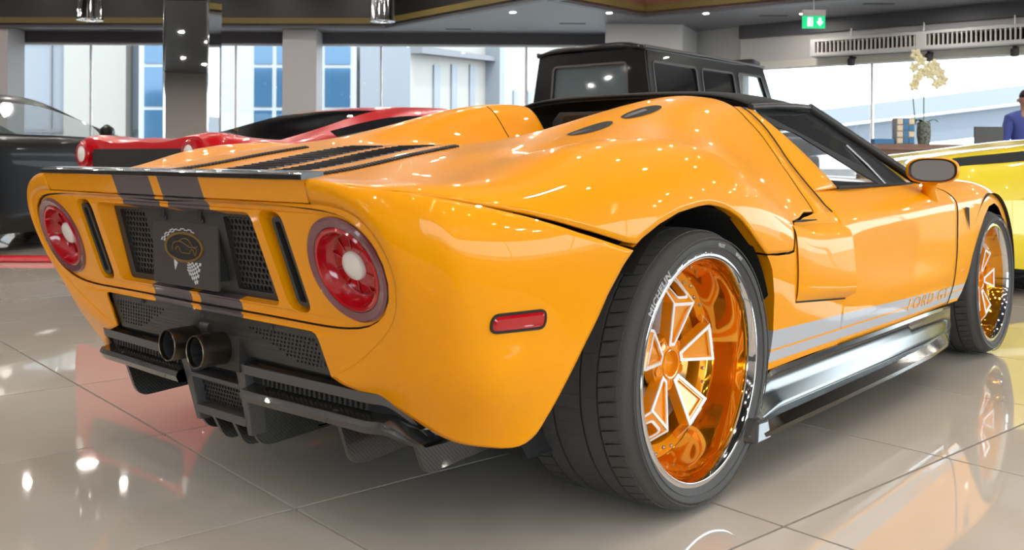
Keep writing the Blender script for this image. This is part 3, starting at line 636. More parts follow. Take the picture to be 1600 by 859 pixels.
# dark inner tub that closes the body
mb = MB()
mb.hexa([(-.70, -.40, .17), (.70, -.40, .17), (.80, 3.2, .17), (-.80, 3.2, .17), (-.62, -.60, .55), (.62, -.60, .55), (.62, 3.2, .55), (-.62, 3.2, .55)])
mb.build('underbody', MATTE, car)
for s in (1, -1):
    for yc, rr, w in ((0, .41, .30), (2.71, .385, .26)):
        mb = MB(); Mx = Matrix.Translation((s * .945, yc, .37)) @ Matrix.Rotation(-s * math.pi / 2, 4, 'Y')
        a = 0 if s > 0 else math.pi
        mb.lathe([(rr, .0), (rr, w + .06), (0, w + .06)], 30, Mx, a0=a - (R(50) if s > 0 else R(112)), a1=a + (R(112) if s > 0 else R(50))); mb.build('wheel_liner', MATTE, car, smooth=40)

# ---------------------------------------------------------------- tail of the orange car
LX, LZ, LR = .651, .671, .119
nT = Vector((0, -1, -.37)).normalized()            # outward normal of the tail plane (rearwards, leaning down)
tU = Vector((1, 0, 0)); tV = nT.cross(tU) * -1
if tV.z < 0: tV = -tV
def circ2(cx, cz, r, n=40, kz=.935): return [(cx + r * math.cos(2 * math.pi * i / n), cz + r * kz * math.sin(2 * math.pi * i / n)) for i in range(n)]
REC = .007
centre_pocket = rpoly([(-.372, .562), (.372, .562), (.362, .780), (-.362, .780)], .022, 4)
ventR = rpoly([(.405, .560), (.487, .556), (.478, .786), (.392, .786)], .030, 5); ventL = [(-x, z) for x, z in reversed(ventR)]
holes = [circ2(LX, LZ, LR - .002), circ2(-LX, LZ, LR - .002), centre_pocket, ventR, ventL]
tp_o = offset_poly(groove, -.004)
mb = MB().prism(tp_o, holes, TF, REC, REC + .004, caps=(1, 0))
# pocket walls
def wall(loop, d0, d1, shrink=0.0):
    lo = list(loop); li = offset_poly(lo, -shrink) if shrink else lo
    mb.grid([[TF(x, z, d0) for x, z in lo], [TF(x, z, d1) for x, z in li]], closev=True)
wall(centre_pocket, REC, REC + .045, .012); wall(ventR, REC, REC + .045, .006); wall(ventL, REC, REC + .045, .006)
tail_panel = mb.build('tail_panel', PAINT, car, smooth=35, bevel=0)
MB().prism(outer, [], TF, .06, .065).build('tail_backing', MATTE, car)
# black bead painting the shadow into the tail groove
mb = MB(); mb.grid([[TF(x, z, .010) for x, z in offset_poly(groove, .001)], [TF(x, z, .010) for x, z in offset_poly(groove, -.006)]], closev=True); mb.build('tail_groove_shade', MATTE, car)
# tail lights
for s in (1, -1):
    c = Vector((s * LX, yt(LX, LZ) + REC, LZ)); B = Matrix(((tU.x, tV.x, nT.x, c.x), (tU.y, tV.y, nT.y, c.y), (tU.z, tV.z, nT.z, c.z), (0, 0, 0, 1)))
    lm = MB().lathe([(LR, -.004), (LR, .004), (LR - .006, .008), (LR - .022, .004), (LR - .024, -.02)], 64, B).build('tail_light', BEZEL, car, smooth=40)
    MB().lathe([(LR - .0235, .004), (LR - .028, .007), (LR - .033, .005), (LR - .036, -.010), (LR - .042, -.026), (LR - .050, -.030), (.062, -.024), (.031, -.022)], 64, B).build('red_lens', REDLENS, lm, smooth=50)
    rb = MB()
    for i in range(10):
        a = 2 * math.pi * i / 10 + .2; M2 = B @ Matrix.Rotation(a, 4, 'Z'); rb.box(.036, .066, -.0012, .0012, -.026, -.0205, M=M2)
    rb.lathe([(LR - .030, -.0285), (.055, -.0295)], 48, B); rb.build('lens_rib', REDDEEP, lm, smooth=30)
    MB().lathe([(.0325, -.026), (.032, -.016), (.028, -.012), (.015, -.010), (0, -.0095)], 40, B).build('reverse_lamp', CLEARLENS, lm, smooth=60)
# hexagonal mesh helper: plate of hexagonal cells clipped to a polygon, f maps (a, b, d)
def hexmesh(mb, poly, f, p, w, th, stretch=1.0, mi=0, rot=0.0):
    x0 = min(q[0] for q in poly); x1 = max(q[0] for q in poly); y0 = min(q[1] for q in poly); y1 = max(q[1] for q in poly)
    dy = p * math.sqrt(3) / 2 * stretch; j = 0; y = y0
    ins = offset_poly(poly, -w * .5)
    while y < y1:
        x = x0 + (p / 2 if j % 2 else 0)
        while x < x1:
            if in_poly(x, y, ins):
                o = [(x + p / math.sqrt(3) * math.sin(math.pi / 3 * k) * 1.0, y + p / math.sqrt(3) * math.cos(math.pi / 3 * k) * stretch) for k in range(6)]
                q = 1 - w / p; i = [(x + (a - x) * q, y + (b - y) * q) for a, b in o]
                V = [f(a, b, 0) for a, b in o] + [f(a, b, 0) for a, b in i] + [f(a, b, th) for a, b in i]
                mb.add(V, [(k, (k + 1) % 6, 6 + (k + 1) % 6, 6 + k) for k in range(6)] + [(6 + k, 6 + (k + 1) % 6, 12 + (k + 1) % 6, 12 + k) for k in range(6)], mi)
            x += p
        y += dy; j += 1
    return mb
# centre grille: black frame, two hexagonal mesh fields, recessed plate carrier
def CG(x, z, d): return (x, yt(x, z) + .030 + d + .018 * (z - .57) / .2, z)
fr_o = rpoly([(-.352, .566), (.352, .566), (.345, .776), (-.345, .776)], .018, 4)
fr_r = rpoly([(.178, .585), (.322, .585), (.318, .762), (.186, .762)], .006, 3); fr_l = [(-x, z) for x, z in reversed(fr_r)]
grille = MB().prism(fr_o, [fr_r, fr_l], CG, 0, .016).build('centre_grille', SATIN, car, smooth=30, bevel=.003)
for q in (fr_r, fr_l):
    hexmesh(MB(), offset_poly(q, .006), lambda a, b, d: CG(a, b, d + .010), .0165, .0048, .006, 1.0).build('hexagonal_mesh', SATIN, grille)
# licence plate on its holder
mb = MB(); pl = rpoly([(-.152, .577), (.152, .577), (.152, .744), (-.152, .744)], .006, 3)
PY = -.912
def PF(x, z, d): return (x, PY - .02 * (z - .577) + d, z)
mb.prism(pl, [], PF, 0, .006); plate = mb.build('display_plate', PLATE, car, bevel=.0015, label='dark grey display plate with oval gold car emblem')
mb = MB(); mb.box(-.145, .145, PY + .004, PY + .07, .60, .73); mb.build('plate_carrier', MATTE, plate)
for s in (-1, 1):
    mb = MB(); mb.box(s * .087 - .011, s * .087 + .011, PY - .012, PY + .04, .741, .752); mb.box(s * .087 - .007, s * .087 + .007, PY - .016, PY + .0, .746, .775); mb.build('plate_hook', SATIN, plate, bevel=.002)
# emblem: gold oval ring, dark field, line-drawn car, checker flags
ox, oz = -.002, .676; ea, eb = .090, .038
ring_o = [(ox + ea * math.cos(t), oz + eb * math.sin(t)) for t in np.linspace(0, 2 * math.pi, 60, endpoint=False)]
ring_i = [(ox + (ea - .007) * math.cos(t), oz + (eb - .0055) * math.sin(t)) for t in np.linspace(0, 2 * math.pi, 60, endpoint=False)]
MB().prism(ring_o, [ring_i], PF, -.003, 0).build('emblem_ring', GOLD, plate, smooth=40)
MB().prism(ring_i, [], PF, -.0012, 0).build('emblem_field', mat('emblem_black', (.03, .028, .027), .15, 0, .6), plate)
def stroke(mb, pts, w, d=-.0028):
    pts = spline([(a, b, 0) for a, b in pts], 14)[:, :2]
    L_, R_ = [], []
    for i in range(len(pts)):
        t = pts[min(i + 1, len(pts) - 1)] - pts[max(i - 1, 0)]; t = t / (np.linalg.norm(t) + 1e-9); nn = np.array([-t[1], t[0]]) * w / 2
        L_.append(tuple(pts[i] + nn)); R_.append(tuple(pts[i] - nn))
    mb.prism(L_ + R_[::-1], [], PF, d, d + .001)
mb = MB(); k = .058
for seg in ([(-.92, -.22), (-.86, .10), (-.55, .30), (-.2, .32)], [(-.35, .34), (-.02, .52), (.42, .44), (.78, .06)], [(-.2, .32), (.2, .16), (.6, .02), (.78, .06)],
            [(-.62, -.22), (-.52, -.02), (-.36, -.02), (-.24, -.26), (-.12, -.34)], [(-.12, -.34), (.2, -.34), (.46, -.34)], [(.5, -.38), (.60, -.14), (.78, -.12), (.96, -.45), (1.04, -.08)], [(.78, .06), (.95, .0), (1.1, .12)]):
    stroke(mb, [(ox + a * k, oz + b * k * .72) for a, b in seg], .0022)
mb.build('emblem_car_outline', GOLD, plate)
mb = MB()
for i in range(11):  # checkered ribbon above left
    for j in range(3):
        if (i + j) % 2: continue
        t0, t1 = R(165 - i * 9.5), R(165 - (i + 1) * 9.5); r0, r1 = 1.05 + .075 * j, 1.05 + .075 * (j + 1)
        if i > 5 and j > 1: continue
        q = [(ox + ea * r * math.cos(t), oz + eb * r * 1.04 * math.sin(t)) for r, t in ((r0, t0), (r1, t0), (r1, t1), (r0, t1))]; mb.prism(q, [], PF, -.001, 0)
for i in range(7):  # flag below right
    for j in range(8):
        if (i + j) % 2: continue
        def fp(a, b): return (ox + .016 + a * .0092 - b * .0012 * a * .3, oz - .036 - .003 * a + (.022 * a / 7) - b * .0066 * (.45 + .1 * a))
        mb.prism([fp(i, j), fp(i + 1, j), fp(i + 1, j + 1), fp(i, j + 1)], [], PF, -.001, 0)
mb.prism([(ox - .048, oz - .032), (ox - .030, oz - .041), (ox - .042, oz - .060)], [], PF, -.001, 0)
mb.build('emblem_checkers', mat('emblem_silver', (.55, .55, .55), .4), plate, kind='stuff')
# side vent grilles in the tail panel
for s, v in ((1, ventR), (-1, ventL)):
    q = rpoly([(s * .432, .572), (s * .479, .566), (s * .470, .774), (s * .428, .774)][::s], .020, 5)
    vg = MB().prism(q, [offset_poly(q, -.011)], TF, .014, .050).build('side_vent', SATIN, car, smooth=40, bevel=.003)
    hexmesh(MB(), offset_poly(q, -.004), lambda a, b, d: TF(a, b, .030 + d), .0165, .0045, .005).build('hexagonal_mesh', SATIN, vg)
# lower perforated panel
lp_o = rpoly([(-.478, .415), (.478, .415), (.476, .510), (-.476, .510)], [.002, .002, .016, .016], 4)
lp_o = [(-.486, .41), (.486, .41), (.481, .498)] + [(.478, .506), (.468, .512)] + [(-.468, .512), (-.478, .506), (-.481, .498)]
slots = []
def in_field(x, z): return abs(x) > .155 and abs(x) < .462 and z > .425 and z < .501 and not (abs(x) < .30 and z < .50 - (abs(x) - .15) * .0 - (.30 - abs(x)) * .0 - .085) and z > .52 - (abs(x) - .12) * .40
for j in range(8):
    for i in range(-34, 34):
        x = i * .0145 + (.00725 if j % 2 else 0); z = .428 + j * .0105
        if in_field(x, z): slots.append([(x - .0045, z - .0032), (x + .0025, z - .0032), (x + .0045, z + .0032), (x - .0025, z + .0032)])
low = MB().prism(lp_o, slots, TF, .012, .016).build('perforated_panel', SATIN, car)
for x, z in ((.445, .487), (.462, .436), (-.445, .487), (0, .5), (.30, .505), (-.30, .505)):
    c = Vector(TF(x, z, .011)); mb = MB(); mb.lathe([(.0075, .002), (.0075, -.001), (.004, -.003), (0, -.003)], 12, Matrix.Translation(c) @ Matrix.Rotation(R(-90), 4, 'X') @ Matrix.Rotation(math.pi, 4, 'X') @ Matrix.Identity(4)); mb.build('rivet', GREYSTRIP, low, smooth=40)
# exhaust tips
for s in (-1, 1):
    c = Vector((s * .066, -.925, .422)); Mx = Matrix.Translation(c) @ Matrix.Rotation(R(-90), 4, 'X')   # local z -> +y
    ex = MB().lathe([(.036, .09), (.0375, .002), (.039, 0), (.0405, .002), (.041, .02), (.041, .085), (.037, .092), (.034, .16), (.034, .30)], 40, Mx).build('exhaust_tip', TIPSTEEL, car, smooth=35)
    MB().lathe([(.0372, .012), (.036, .10), (0, .10)], 32, Mx).build('exhaust_bore', MATTE, ex, smooth=40)
mb = MB(); mb.tube([(.02, -.845, .468), (-.02, -.845, .468)], .016, 10); mb.box(-.14, .14, -.845, -.80, .37, .47); mb.build('exhaust_hanger', SATIN, car, smooth=40)
# ---- diffuser
def DY(z): return -.842 + .20 * (.39 - z)
mb = MB()   # centre box frame
mb.hexa([(-.112, DY(.222), .222), (.112, DY(.222), .222), (.112, -.70, .222), (-.112, -.70, .222), (-.114, DY(.246), .246), (.114, DY(.246), .246), (.114, -.70, .246), (-.114, -.70, .246)])
dif = mb.build('diffuser', GREYSTRIP, car, bevel=.003)
MB().hexa([(-.112, DY(.322), .322), (.112, DY(.322), .322), (.112, -.70, .322), (-.112, -.70, .322), (-.114, DY(.334), .334), (.114, DY(.334), .334), (.114, -.70, .334), (-.114, -.70, .334)]).build('cross_bar', GREYSTRIP, dif, bevel=.002)
for s in (-1, 1):
    MB().hexa([(s * .128, DY(.20) + .004, .20), (s * .110, DY(.20) + .004, .20), (s * .110, DY(.2) + .05, .20), (s * .128, DY(.2) + .05, .20), (s * .150, DY(.390), .390), (s * .112, DY(.390), .390), (s * .112, DY(.39) + .05, .390), (s * .150, DY(.39) + .05, .390)]).build('upright', GREYSTRIP, dif, bevel=.003)
q = [(-.108, .246), (.108, .246), (.110, .322), (-.110, .322)]
hexmesh(MB(), q, lambda a, b, d: (a, DY(b) + .03 + d, b), .013, .0045, .004).build('diffuser_mesh', SATIN, dif)
mb = MB(); mb.box(-.11, .11, -.775, -.70, .23, .385); mb.build('diffuser_core', MATTE, dif)
# blades left and right: ledge, grey rear strip, slotted channel, rolled lip, tapering end
for s in (-1, 1):
    rows = []
    for x, zt, zs, k in ((.148, .392, 1, 0), (.30, .392, 1, 0), (.50, .392, 1, 0), (.60, .391, 1, 0), (.640, .386, .95, .012), (.668, .346, .75, .040), (.695, .303, .35, .058)):
        y = DY(zt) + k + .02 * (x / .6) ** 2
        h = lambda d: zt - d * zs
        rows.append([(s * x, y + .10, zt + .006), (s * x, y + .012, zt + .004), (s * x, y, zt - .002), (s * x, y + .005, h(.026)), (s * x, y + .030, h(.030)), (s * x, y + .034, h(.052)), (s * x, y - .004, h(.062)), (s * x, y - .010, h(.074)), (s * x, y - .002, h(.090)), (s * x, y + .06, h(.098)), (s * x, y + .10, h(.095))])
    rows = np.array(rows); tt = np.linspace(0, 1, 7); rows = nat_basis(tt, np.linspace(0, 1, 40)).dot(rows.reshape(7, -1)).reshape(40, 11, 3)
    mb = MB(); n0 = 0; P = rows
    for j in range(11):
        a, b = P[:, j], P[:, (j + 1) % 11]; mb.grid(np.stack([a, b]), mi=1 if j == 2 else (2 if j in (3, 4) else 0))
    bl = mb.build('diffuser_blade', [CARBON, GREYSTRIP, MATTE], dif, smooth=35, weld=1e-5)
    sl = MB()
    for i in range(22):
        x = .20 + i * .0175; y = DY(.352) + .02 * (x / .6) ** 2 + .028; sl.box(s * x - .004, s * x + .004, y - .012, y + .004, .343, .360)
    sl.build('channel_slot', SATIN, bl)
# vertical fins
def fin(x, zt, zb, yb, yf, th=.007, rr=.05, yt_=.004):
    prof = rpoly([(DY(zt) + yt_, zt), (DY(zb) + yb, zb), (yf, zb + .02), (yf, min(zt, .27))], [0, rr, .02, 0], 6)
    return MB().prism(prof, [], lambda a, b, d: (x + d, a, b), -th, th).build('diffuser_fin', WEAVE, dif, smooth=30, bevel=.002)
for s in (-1, 1):
    fin(s * .121, .382, .165, .018, -.40, rr=.06); fin(s * .487, .335, .196, .025, -.40, rr=.05); fin(s * .645, .305, .192, .105, -.40, rr=.03, yt_=.08); fin(s * .046, .230, .152, .03, -.45, rr=.045)
mb = MB(); mb.hexa([(-.70, -.76, .315), (.70, -.76, .315), (.72, -.40, .262), (-.72, -.40, .262), (-.62, -.78, .335), (.62, -.78, .335), (.70, -.40, .345), (-.70, -.40, .345)]); mb.build('diffuser_floor', WEAVE, dif)
mb = MB(); mb.hexa([(-.62, -.80, .385), (.62, -.80, .385), (.60, -.5, .385), (-.60, -.5, .385), (-.5, -.80, .42), (.5, -.80, .42), (.5, -.5, .45), (-.5, -.5, .45)]); mb.build('diffuser_ledge', MATTE, dif)
# side marker lamps
for s in (1, -1):
    rows = []; om = []
    def MK(y, z, d):
        u, v = REAR.inv([1, 2], (y, z), vmax=.4); b = REAR([u], [v])[0]; h = 1e-3; pu = REAR([u + h, u, u], [v, v + h, v])
        n_ = np.cross(pu[0] - pu[2], pu[1] - pu[2]); n_ /= np.linalg.norm(n_); n_ *= np.sign(n_[0]); q = b + n_ * d; return (s * q[0], q[1], q[2])
    o = rpoly([(-.775, .549), (-.628, .545), (-.628, .588), (-.775, .590)], .020, 6)
    i1 = offset_poly(o, -.005)
    mk = MB().prism(o, [i1], MK, .004, -.004).build('side_marker', MATTE, car, smooth=40)
    i2 = offset_poly(i1, -.006)
    mb = MB(); mb.grid([[MK(a, b, .003) for a, b in i1], [MK(a, b, .007) for a, b in i2]], closev=True); mb.prism(i2, [], MK, .007, .002); mb.build('marker_lens', REDLENS, mk, smooth=50)

# ---------------------------------------------------------------- wheels
def text_mesh(body, size, extrude=.0004, shear=0, space=1.0, bold=0.0):
    cu = bpy.data.curves.new('txt', 'FONT'); cu.body = body; cu.size = size; cu.shear = shear; cu.space_character = space; cu.extrude = extrude; cu.offset = bold
    to = bpy.data.objects.new('txt', cu); col.objects.link(to); bpy.context.view_layer.update()
    me = to.to_mesh(); V = [tuple(v.co) for v in me.vertices]; Fc = [tuple(p.vertices) for p in me.polygons]; to.to_mesh_clear(); bpy.data.objects.remove(to)
    return V, Fc
def wheel(name, Rt, Rl, W, hubdepth, parent, loc, s, spin, flange, bulge):
    """local axes: z = axle pointing outboard, x/y in the wheel plane. Rl = lip radius"""
    Mw = Matrix.Translation(loc) @ Matrix.Rotation(s * math.pi / 2, 4, 'Y') @ Matrix.Rotation(spin, 4, 'Z')
    q = Rl
    rim = MB(); rim.lathe([(q - .004, -.012), (q, -.006), (q, .0), (q - .006, .004), (q - .016, .002), (q - .021, -.008), (q - .024, -.022)], 80)
    root = rim.build(name, CHROME, parent, smooth=50); root.matrix_local = Mw
    ch = lambda mb, nm, m, **k: mb.build(nm, m, root, **k)
    # barrel down to the bolt flange
    rb = q - .024; dh = -hubdepth; fl = dh - flange; Ro = rb - .052
    b0 = MB(); b0.lathe([(rb, -.021), (rb - .003, -.03), (rb - .006, fl * .5), (rb - .013, fl * .85), (rb - .020, fl), (rb - .022, fl - .002)], 96)
    ch(b0, 'barrel', BARREL, smooth=45)
    b1 = MB(); b1.lathe([(rb - .022, fl - .002), (Ro - .008, fl - .002), (Ro - .010, fl - .012), (rb - .06, fl - .03), (rb - .05, -W + .02), (rb - .02, -W)], 80); ch(b1, 'bolt_flange', ORANGE, smooth=35)
    # bolts on the flange
    bt = MB(); n = 40
    for i in range(n):
        a = 2 * math.pi * i / n; rr = rb - .034 - (.010 if i % 2 else 0)
        bt.lathe([(.0050, fl - .003), (.0050, fl + .003), (.003, fl + .005), (0, fl + .005)], 6, Matrix.Translation((rr * math.cos(a), rr * math.sin(a), 0)))
    ch(bt, 'rim_bolt', STEEL, smooth=30, kind='stuff')
    # tyre
    sw = [(q - .010, -.004), (q + .004, .006), (q + .016, .0125), (q + .030, .013), (Rt - .026, .006), (Rt - .013, -.008), (Rt - .0045, -.028)]
    tr = [(Rt - .0045, -.028), (Rt - .008, -.05), (Rt - .008, -W * .5), (Rt - .008, -W + .05), (Rt - .008, -W + .024)]
    t = MB(); t.lathe(sw + tr[1:] + [(Rt - .02, -W + .005), (q + .01, -W + .0), (q - .01, -W + .008)], 96); tyre = ch(t, 'tyre', RUBBER, smooth=60)
    # tread blocks: shoulder lugs and centre ribs with grooves between
    tb = MB(); nb = 64; h = .0035
    def lug(a0, a1, z0, z1, sk=0, r0=Rt - .004, hh=.0045):
        V = []
        for r_ in (r0 - .006, r0 + hh - .001):
            for a, z in ((a0, z0), (a1, z0), (a1 + sk, z1), (a0 + sk, z1)):
                cut = .0035 if z > -.03 else 0.
                V.append(((r_ - cut) * math.cos(a), (r_ - cut) * math.sin(a), z))
        tb.hexa(V)
    da = 2 * math.pi / nb
    for i in range(nb):
        a = i * da; lug(a, a + da * .86, -.024, -.075, .03); lug(a + .02, a + .02 + da * .86, -W + .024, -W + .075, -.03)
    ribs = [(-.083, -.125), (-.133, -W + .133), (-W + .125, -W + .083)]
    for z0, z1 in ribs:
        if z0 - z1 < .02: continue
        for i in range(nb):
            a = i * da; lug(a, a + da * (.985), z0, z1, .015)
    ch(tb, 'tread_block', TREAD, kind='stuff')
    # raised sidewall rings and lettering
    rg = MB(); 
    for r_ in (q + .012, q + .036): rg.lathe([(r_, .0115), (r_ + .001, .0142), (r_ + .0025, .0142), (r_ + .0035, .0115)], 90)
    rg.build('sidewall_rib', RUBBER, root, smooth=40)
    def arc_text(body, size, r_, a_mid, m, nm, bold=.0006, space=1.05):
        V, Fc = text_mesh(body, size, .0003, 0, space, bold); x0 = min(v[0] for v in V); x1 = max(v[0] for v in V); xm = (x0 + x1) / 2
        out = []
        for v in V:
            a = a_mid - (v[0] - xm) / r_; rr = r_ + v[1]
            # sidewall height at this radius
            zz = .0132 if rr < q + .031 else .0132 - (rr - q - .031) * .6
            out.append((rr * math.cos(a), rr * math.sin(a), zz + .0008 + v[2]))
        MB().add(out, Fc).build(nm, m, root, recalc=False)
    up = (math.pi if s > 0 else 0) - spin
    arc_text('MICHELIN', .026, q + .013, up + R(47) , RUBGREY, 'tyre_lettering', .0010, 1.10)
    arc_text('PILOT', .012, q + .016, up - R(12), RUBGREY, 'tyre_lettering')
    arc_text('SPORT', .012, q + .016, up - R(30), RUBGREY, 'tyre_lettering')
    # hub and spokes
    d = dh
    hb = MB(); hb.lathe([(.0, d - .010), (.032, d - .010), (.034, d - .006), (.035, d + .008), (.039, d + .009), (.041, d + .004), (.060, d + .002), (.072, d - .004), (.075, d - .03), (.0, d - .03)], 48); ch(hb, 'hub', ORANGE, smooth=40)
    for i in range(5):
        a = R(36 + 72 * i); lg = MB().lathe([(.0, d - .012), (.010, d - .012), (.0115, d + .0045), (.0135, d + .0045), (.0135, d - .01)], 16, Matrix.Translation((.056 * math.cos(a), .056 * math.sin(a), 0))); ch(lg, 'lug_seat', ORANGE, smooth=40)
    k = Ro / .226; rm = .164 * k
    prof_r = [.040, .060, rm, rm + .02, Ro + .004]; prof_z = [.0, .006, bulge, bulge * .7, fl - d]
    kite = [(.046, -.013), (rm, -.053 * k), (rm, .053 * k), (.046, .013)]; pan = offset_poly(kite, -.0135); rim_in = offset_poly(kite, -.0085)
    outp = [(rm, -.053 * k), (Ro + .004, -.047 * k), (Ro + .004, .047 * k), (rm, .053 * k)]
    slot = rpoly([(rm + .016, -.024 * k), (Ro - .008, -.028 * k), (Ro - .008, .028 * k), (rm + .016, .024 * k)], .009, 4); slot_o = offset_poly(slot, .0065)
    def strip(pts, w):  # band of width w inside an edge
        (x0, y0), (x1, y1) = pts; sg = 1 if y0 > 0 else -1; return [(x0, y0), (x1, y1), (x1, y1 - sg * w), (x0, y0 - sg * w)]
    for i in range(5):
        Ma = Matrix.Rotation(R(72 * i), 3, 'Z')
        f = lambda x, y, z: tuple(Ma @ Vector((x, y, z + d + float(np.interp(x, prof_r, prof_z)))))
        sp = MB().prism(kite, [pan], f, .004, -.028); sp.prism(pan, [], f, -.0015, -.02); sp.prism(outp, [slot], f, .004, -.022); spk = sp.build('spoke', ORANGE, root, smooth=30)
        pn = MB(); pn.prism(kite, [rim_in], f, .0065, .003); pn.prism(slot_o, [slot], f, .0065, .003)
        for sg in (1, -1): pn.prism(strip([(rm, sg * .053 * k), (Ro + .002, sg * .047 * k)], .0075), [], f, .0065, .003)
        pn.build('pinstripe', WHITE, spk)
    # brake
    bd = MB(); bd.lathe([(.07, d - .05), (.07, d - .045), (.178 * k, d - .045), (.178 * k, d - .07), (.07, d - .07)], 56); ch(bd, 'brake_disc', STEEL, smooth=30)
    bc = MB(); bc.lathe([(.125 * k, d - .03), (.19 * k, d - .03), (.198 * k, d - .05), (.19 * k, d - .10), (.125 * k, d - .10)], 14, None, 0, up + R(-75), up + R(-25), closed=True); ch(bc, 'brake_caliper', ORANGE, smooth=40, bevel=.004)
    bk = MB(); bk.lathe([(rb - .055, -W + .02), (0, -W + .02)], 40); ch(bk, 'inner_shield', MATTE)
    return root
wheel('wheel', .362, .302, .345, .105, car, (.955, 0, .3625), 1, R(32), .028, .034)
wheel('wheel', .362, .302, .345, .105, car, (-.955, 0, .3625), -1, R(30), .028, .034)
wheel('wheel', .336, .278, .26, .060, car, (.945, 2.71, .3365), 1, R(20), .016, .022)
wheel('wheel', .336, .278, .26, .060, car, (-.945, 2.71, .3365), -1, R(5), .016, .022)

# ---------------------------------------------------------------- cabin, roof, skirts and trim of the orange car
# rear bulkhead with dark glass
mb = MB(); mb.prism([(-.335, .90), (.335, .90), (.335, 1.06), (.30, 1.10), (-.30, 1.10), (-.335, 1.06)], [], lambda x, z, d: (x, .985 + d, z), 0, .03); bh = mb.build('rear_bulkhead', SATIN, car, bevel=.004)
mb = MB(); mb.prism(rpoly([(-.29, .955), (.29, .955), (.27, 1.085), (-.27, 1.085)], .02), [], lambda x, z, d: (x, .978 + d, z), 0, .006); mb.build('rear_window', GLASS, bh)
# black fabric roof
rows = []
for y, dz, hw in ((.968, -.012, .575), (.985, .0, .58), (1.10, .008, .585), (1.30, .008, .575), (1.48, .002, .56), (1.56, -.012, .548)):
    rows.append([(hw * t, y + .03 * (t * t), (1.165 - .012 * t * t - .045 * abs(t) ** 6) + dz) for t in np.linspace(-1, 1, 31)])
rows = np.array(rows); rows = nat_basis(np.linspace(0, 1, 6), np.linspace(0, 1, 24)).dot(rows.reshape(6, -1)).reshape(24, 31, 3)
MB().grid(rows).build('fabric_roof', FABRIC, car, smooth=60, solid=.022)
mb = MB()
for s in (1, -1): mb = MB(); mb.tube([(s * .585, .975, 1.094), (s * .588, 1.15, 1.106), (s * .578, 1.35, 1.114), (s * .548, 1.56, 1.118)], .012, 8); mb.build('roof_rail', SATIN, car, smooth=60)
# windscreen, side pillars, side glass
for s in (1, -1):
    pil = [(.587, 1.03, 1.094), (.542, 1.571, 1.122), (.651, 1.803, .987), (.801, 2.022, .804), (.814, 1.664, .805), (.771, 1.524, .861), (.658, 1.209, 1.005), (.642, 1.036, 1.031)]
    # main A pillar
    P1 = spline([(.545, 1.56, 1.118), (.648, 1.80, .992), (.735, 1.98, .89), (.80, 2.10, .815)], 14); mbp = MB(); mbp.tube([(s * p[0], p[1], p[2]) for p in P1], .020, 10); mbp.build('windscreen_pillar', SATIN, car, smooth=60)
    # inner trim panel of the pillar
    V = [(s * (p[0] - .012), p[1], p[2]) for p in pil] + [(s * (p[0] - .020), p[1], p[2]) for p in pil]; n = len(pil)
    mbp = MB().add(V, [tuple(range(n)), tuple(range(n, 2 * n))[::-1]] + [(i, (i + 1) % n, n + (i + 1) % n, n + i) for i in range(n)]); mbp.build('pillar_trim', FABRIC, car)
    # side glass and quarter light divider
    q = [(.828, 1.15, .800), (.806, 1.70, .800), (.80, 2.0, .800), (.72, 1.88, .90), (.648, 1.77, .985), (.548, 1.55, 1.108), (.575, 1.25, 1.095), (.592, 1.0, 1.080)]
    sg = MB().add([(s * (a - .004), b, c) for a, b, c in q], [tuple(range(8))]).build('side_window', GLASS, car)
    MB().tube([(s * .672, 1.63, .965), (s * .74, 1.68, .885), (s * .802, 1.715, .806)], .006, 8).build('quarter_light_bar', STEEL, sg, smooth=60)
    MB().tube([(s * .834, 1.15, .806), (s * .812, 1.5, .807), (s * .80, 2.02, .808)], .006, 6).build('window_seal', MATTE, sg, smooth=60)
rows = []
for t in np.linspace(-1, 1, 17):
    top = Vector((.545 * t, 1.56 + .06 * (1 - t * t), 1.118 + .035 * (1 - t * t))); bot = Vector((.80 * t, 2.10 + .32 * (1 - t * t), .815 + .02 * (1 - t * t)))
    rows.append([tuple(top.lerp(bot, k) + Vector((0, .02, .02)) * math.sin(math.pi * k)) for k in np.linspace(0, 1, 8)])
MB().grid(rows).build('windscreen', GLASS, car, smooth=60)
# interior: tub, dashboard, two seats, steering wheel
mb = MB(); mb.hexa([(-.72, 1.0, .28), (.72, 1.0, .28), (.72, 2.2, .28), (-.72, 2.2, .28), (-.80, 1.0, .30), (.80, 1.0, .30), (.78, 2.2, .30), (-.78, 2.2, .30)]); mb.hexa([(-.82, 1.88, .50), (.82, 1.88, .50), (.80, 2.3, .50), (-.80, 2.3, .50), (-.78, 1.92, .78), (.78, 1.92, .78), (.76, 2.3, .80), (-.76, 2.3, .80)]); mb.build('dashboard', INTERIOR, car, bevel=.02)
def seat(x):
    e = MB(); prof = [(1.02, .36), (1.08, .34), (1.30, .80), (1.26, .84)]
    e.prism(rpoly([(1.06, .40), (1.24, .36), (1.20, .62), (1.13, .98), (1.05, 1.02), (1.04, .95)], .03), [], lambda a, b, d: (x + d, a, b), -.23, .23)
    st_ = e.build('seat', INTERIOR, car, bevel=.03, smooth=60)
    MB().prism(rpoly([(1.18, .36), (1.66, .40), (1.66, .48), (1.18, .46)], .03), [], lambda a, b, d: (x + d, a, b), -.23, .23).build('cushion', INTERIOR, st_, bevel=.03, smooth=60)
    MB().prism(rpoly([(-.10, .86), (.10, .86), (.085, .98), (-.085, .98)], .03), [], lambda a, b, d: (x + a, 1.13 + d + (b - .9) * -.2, b), -.01, .03).build('headrest', mat('pale_grey_leather', (.5, .5, .5), .5), st_, bevel=.01, smooth=60)
seat(.38); seat(-.38)
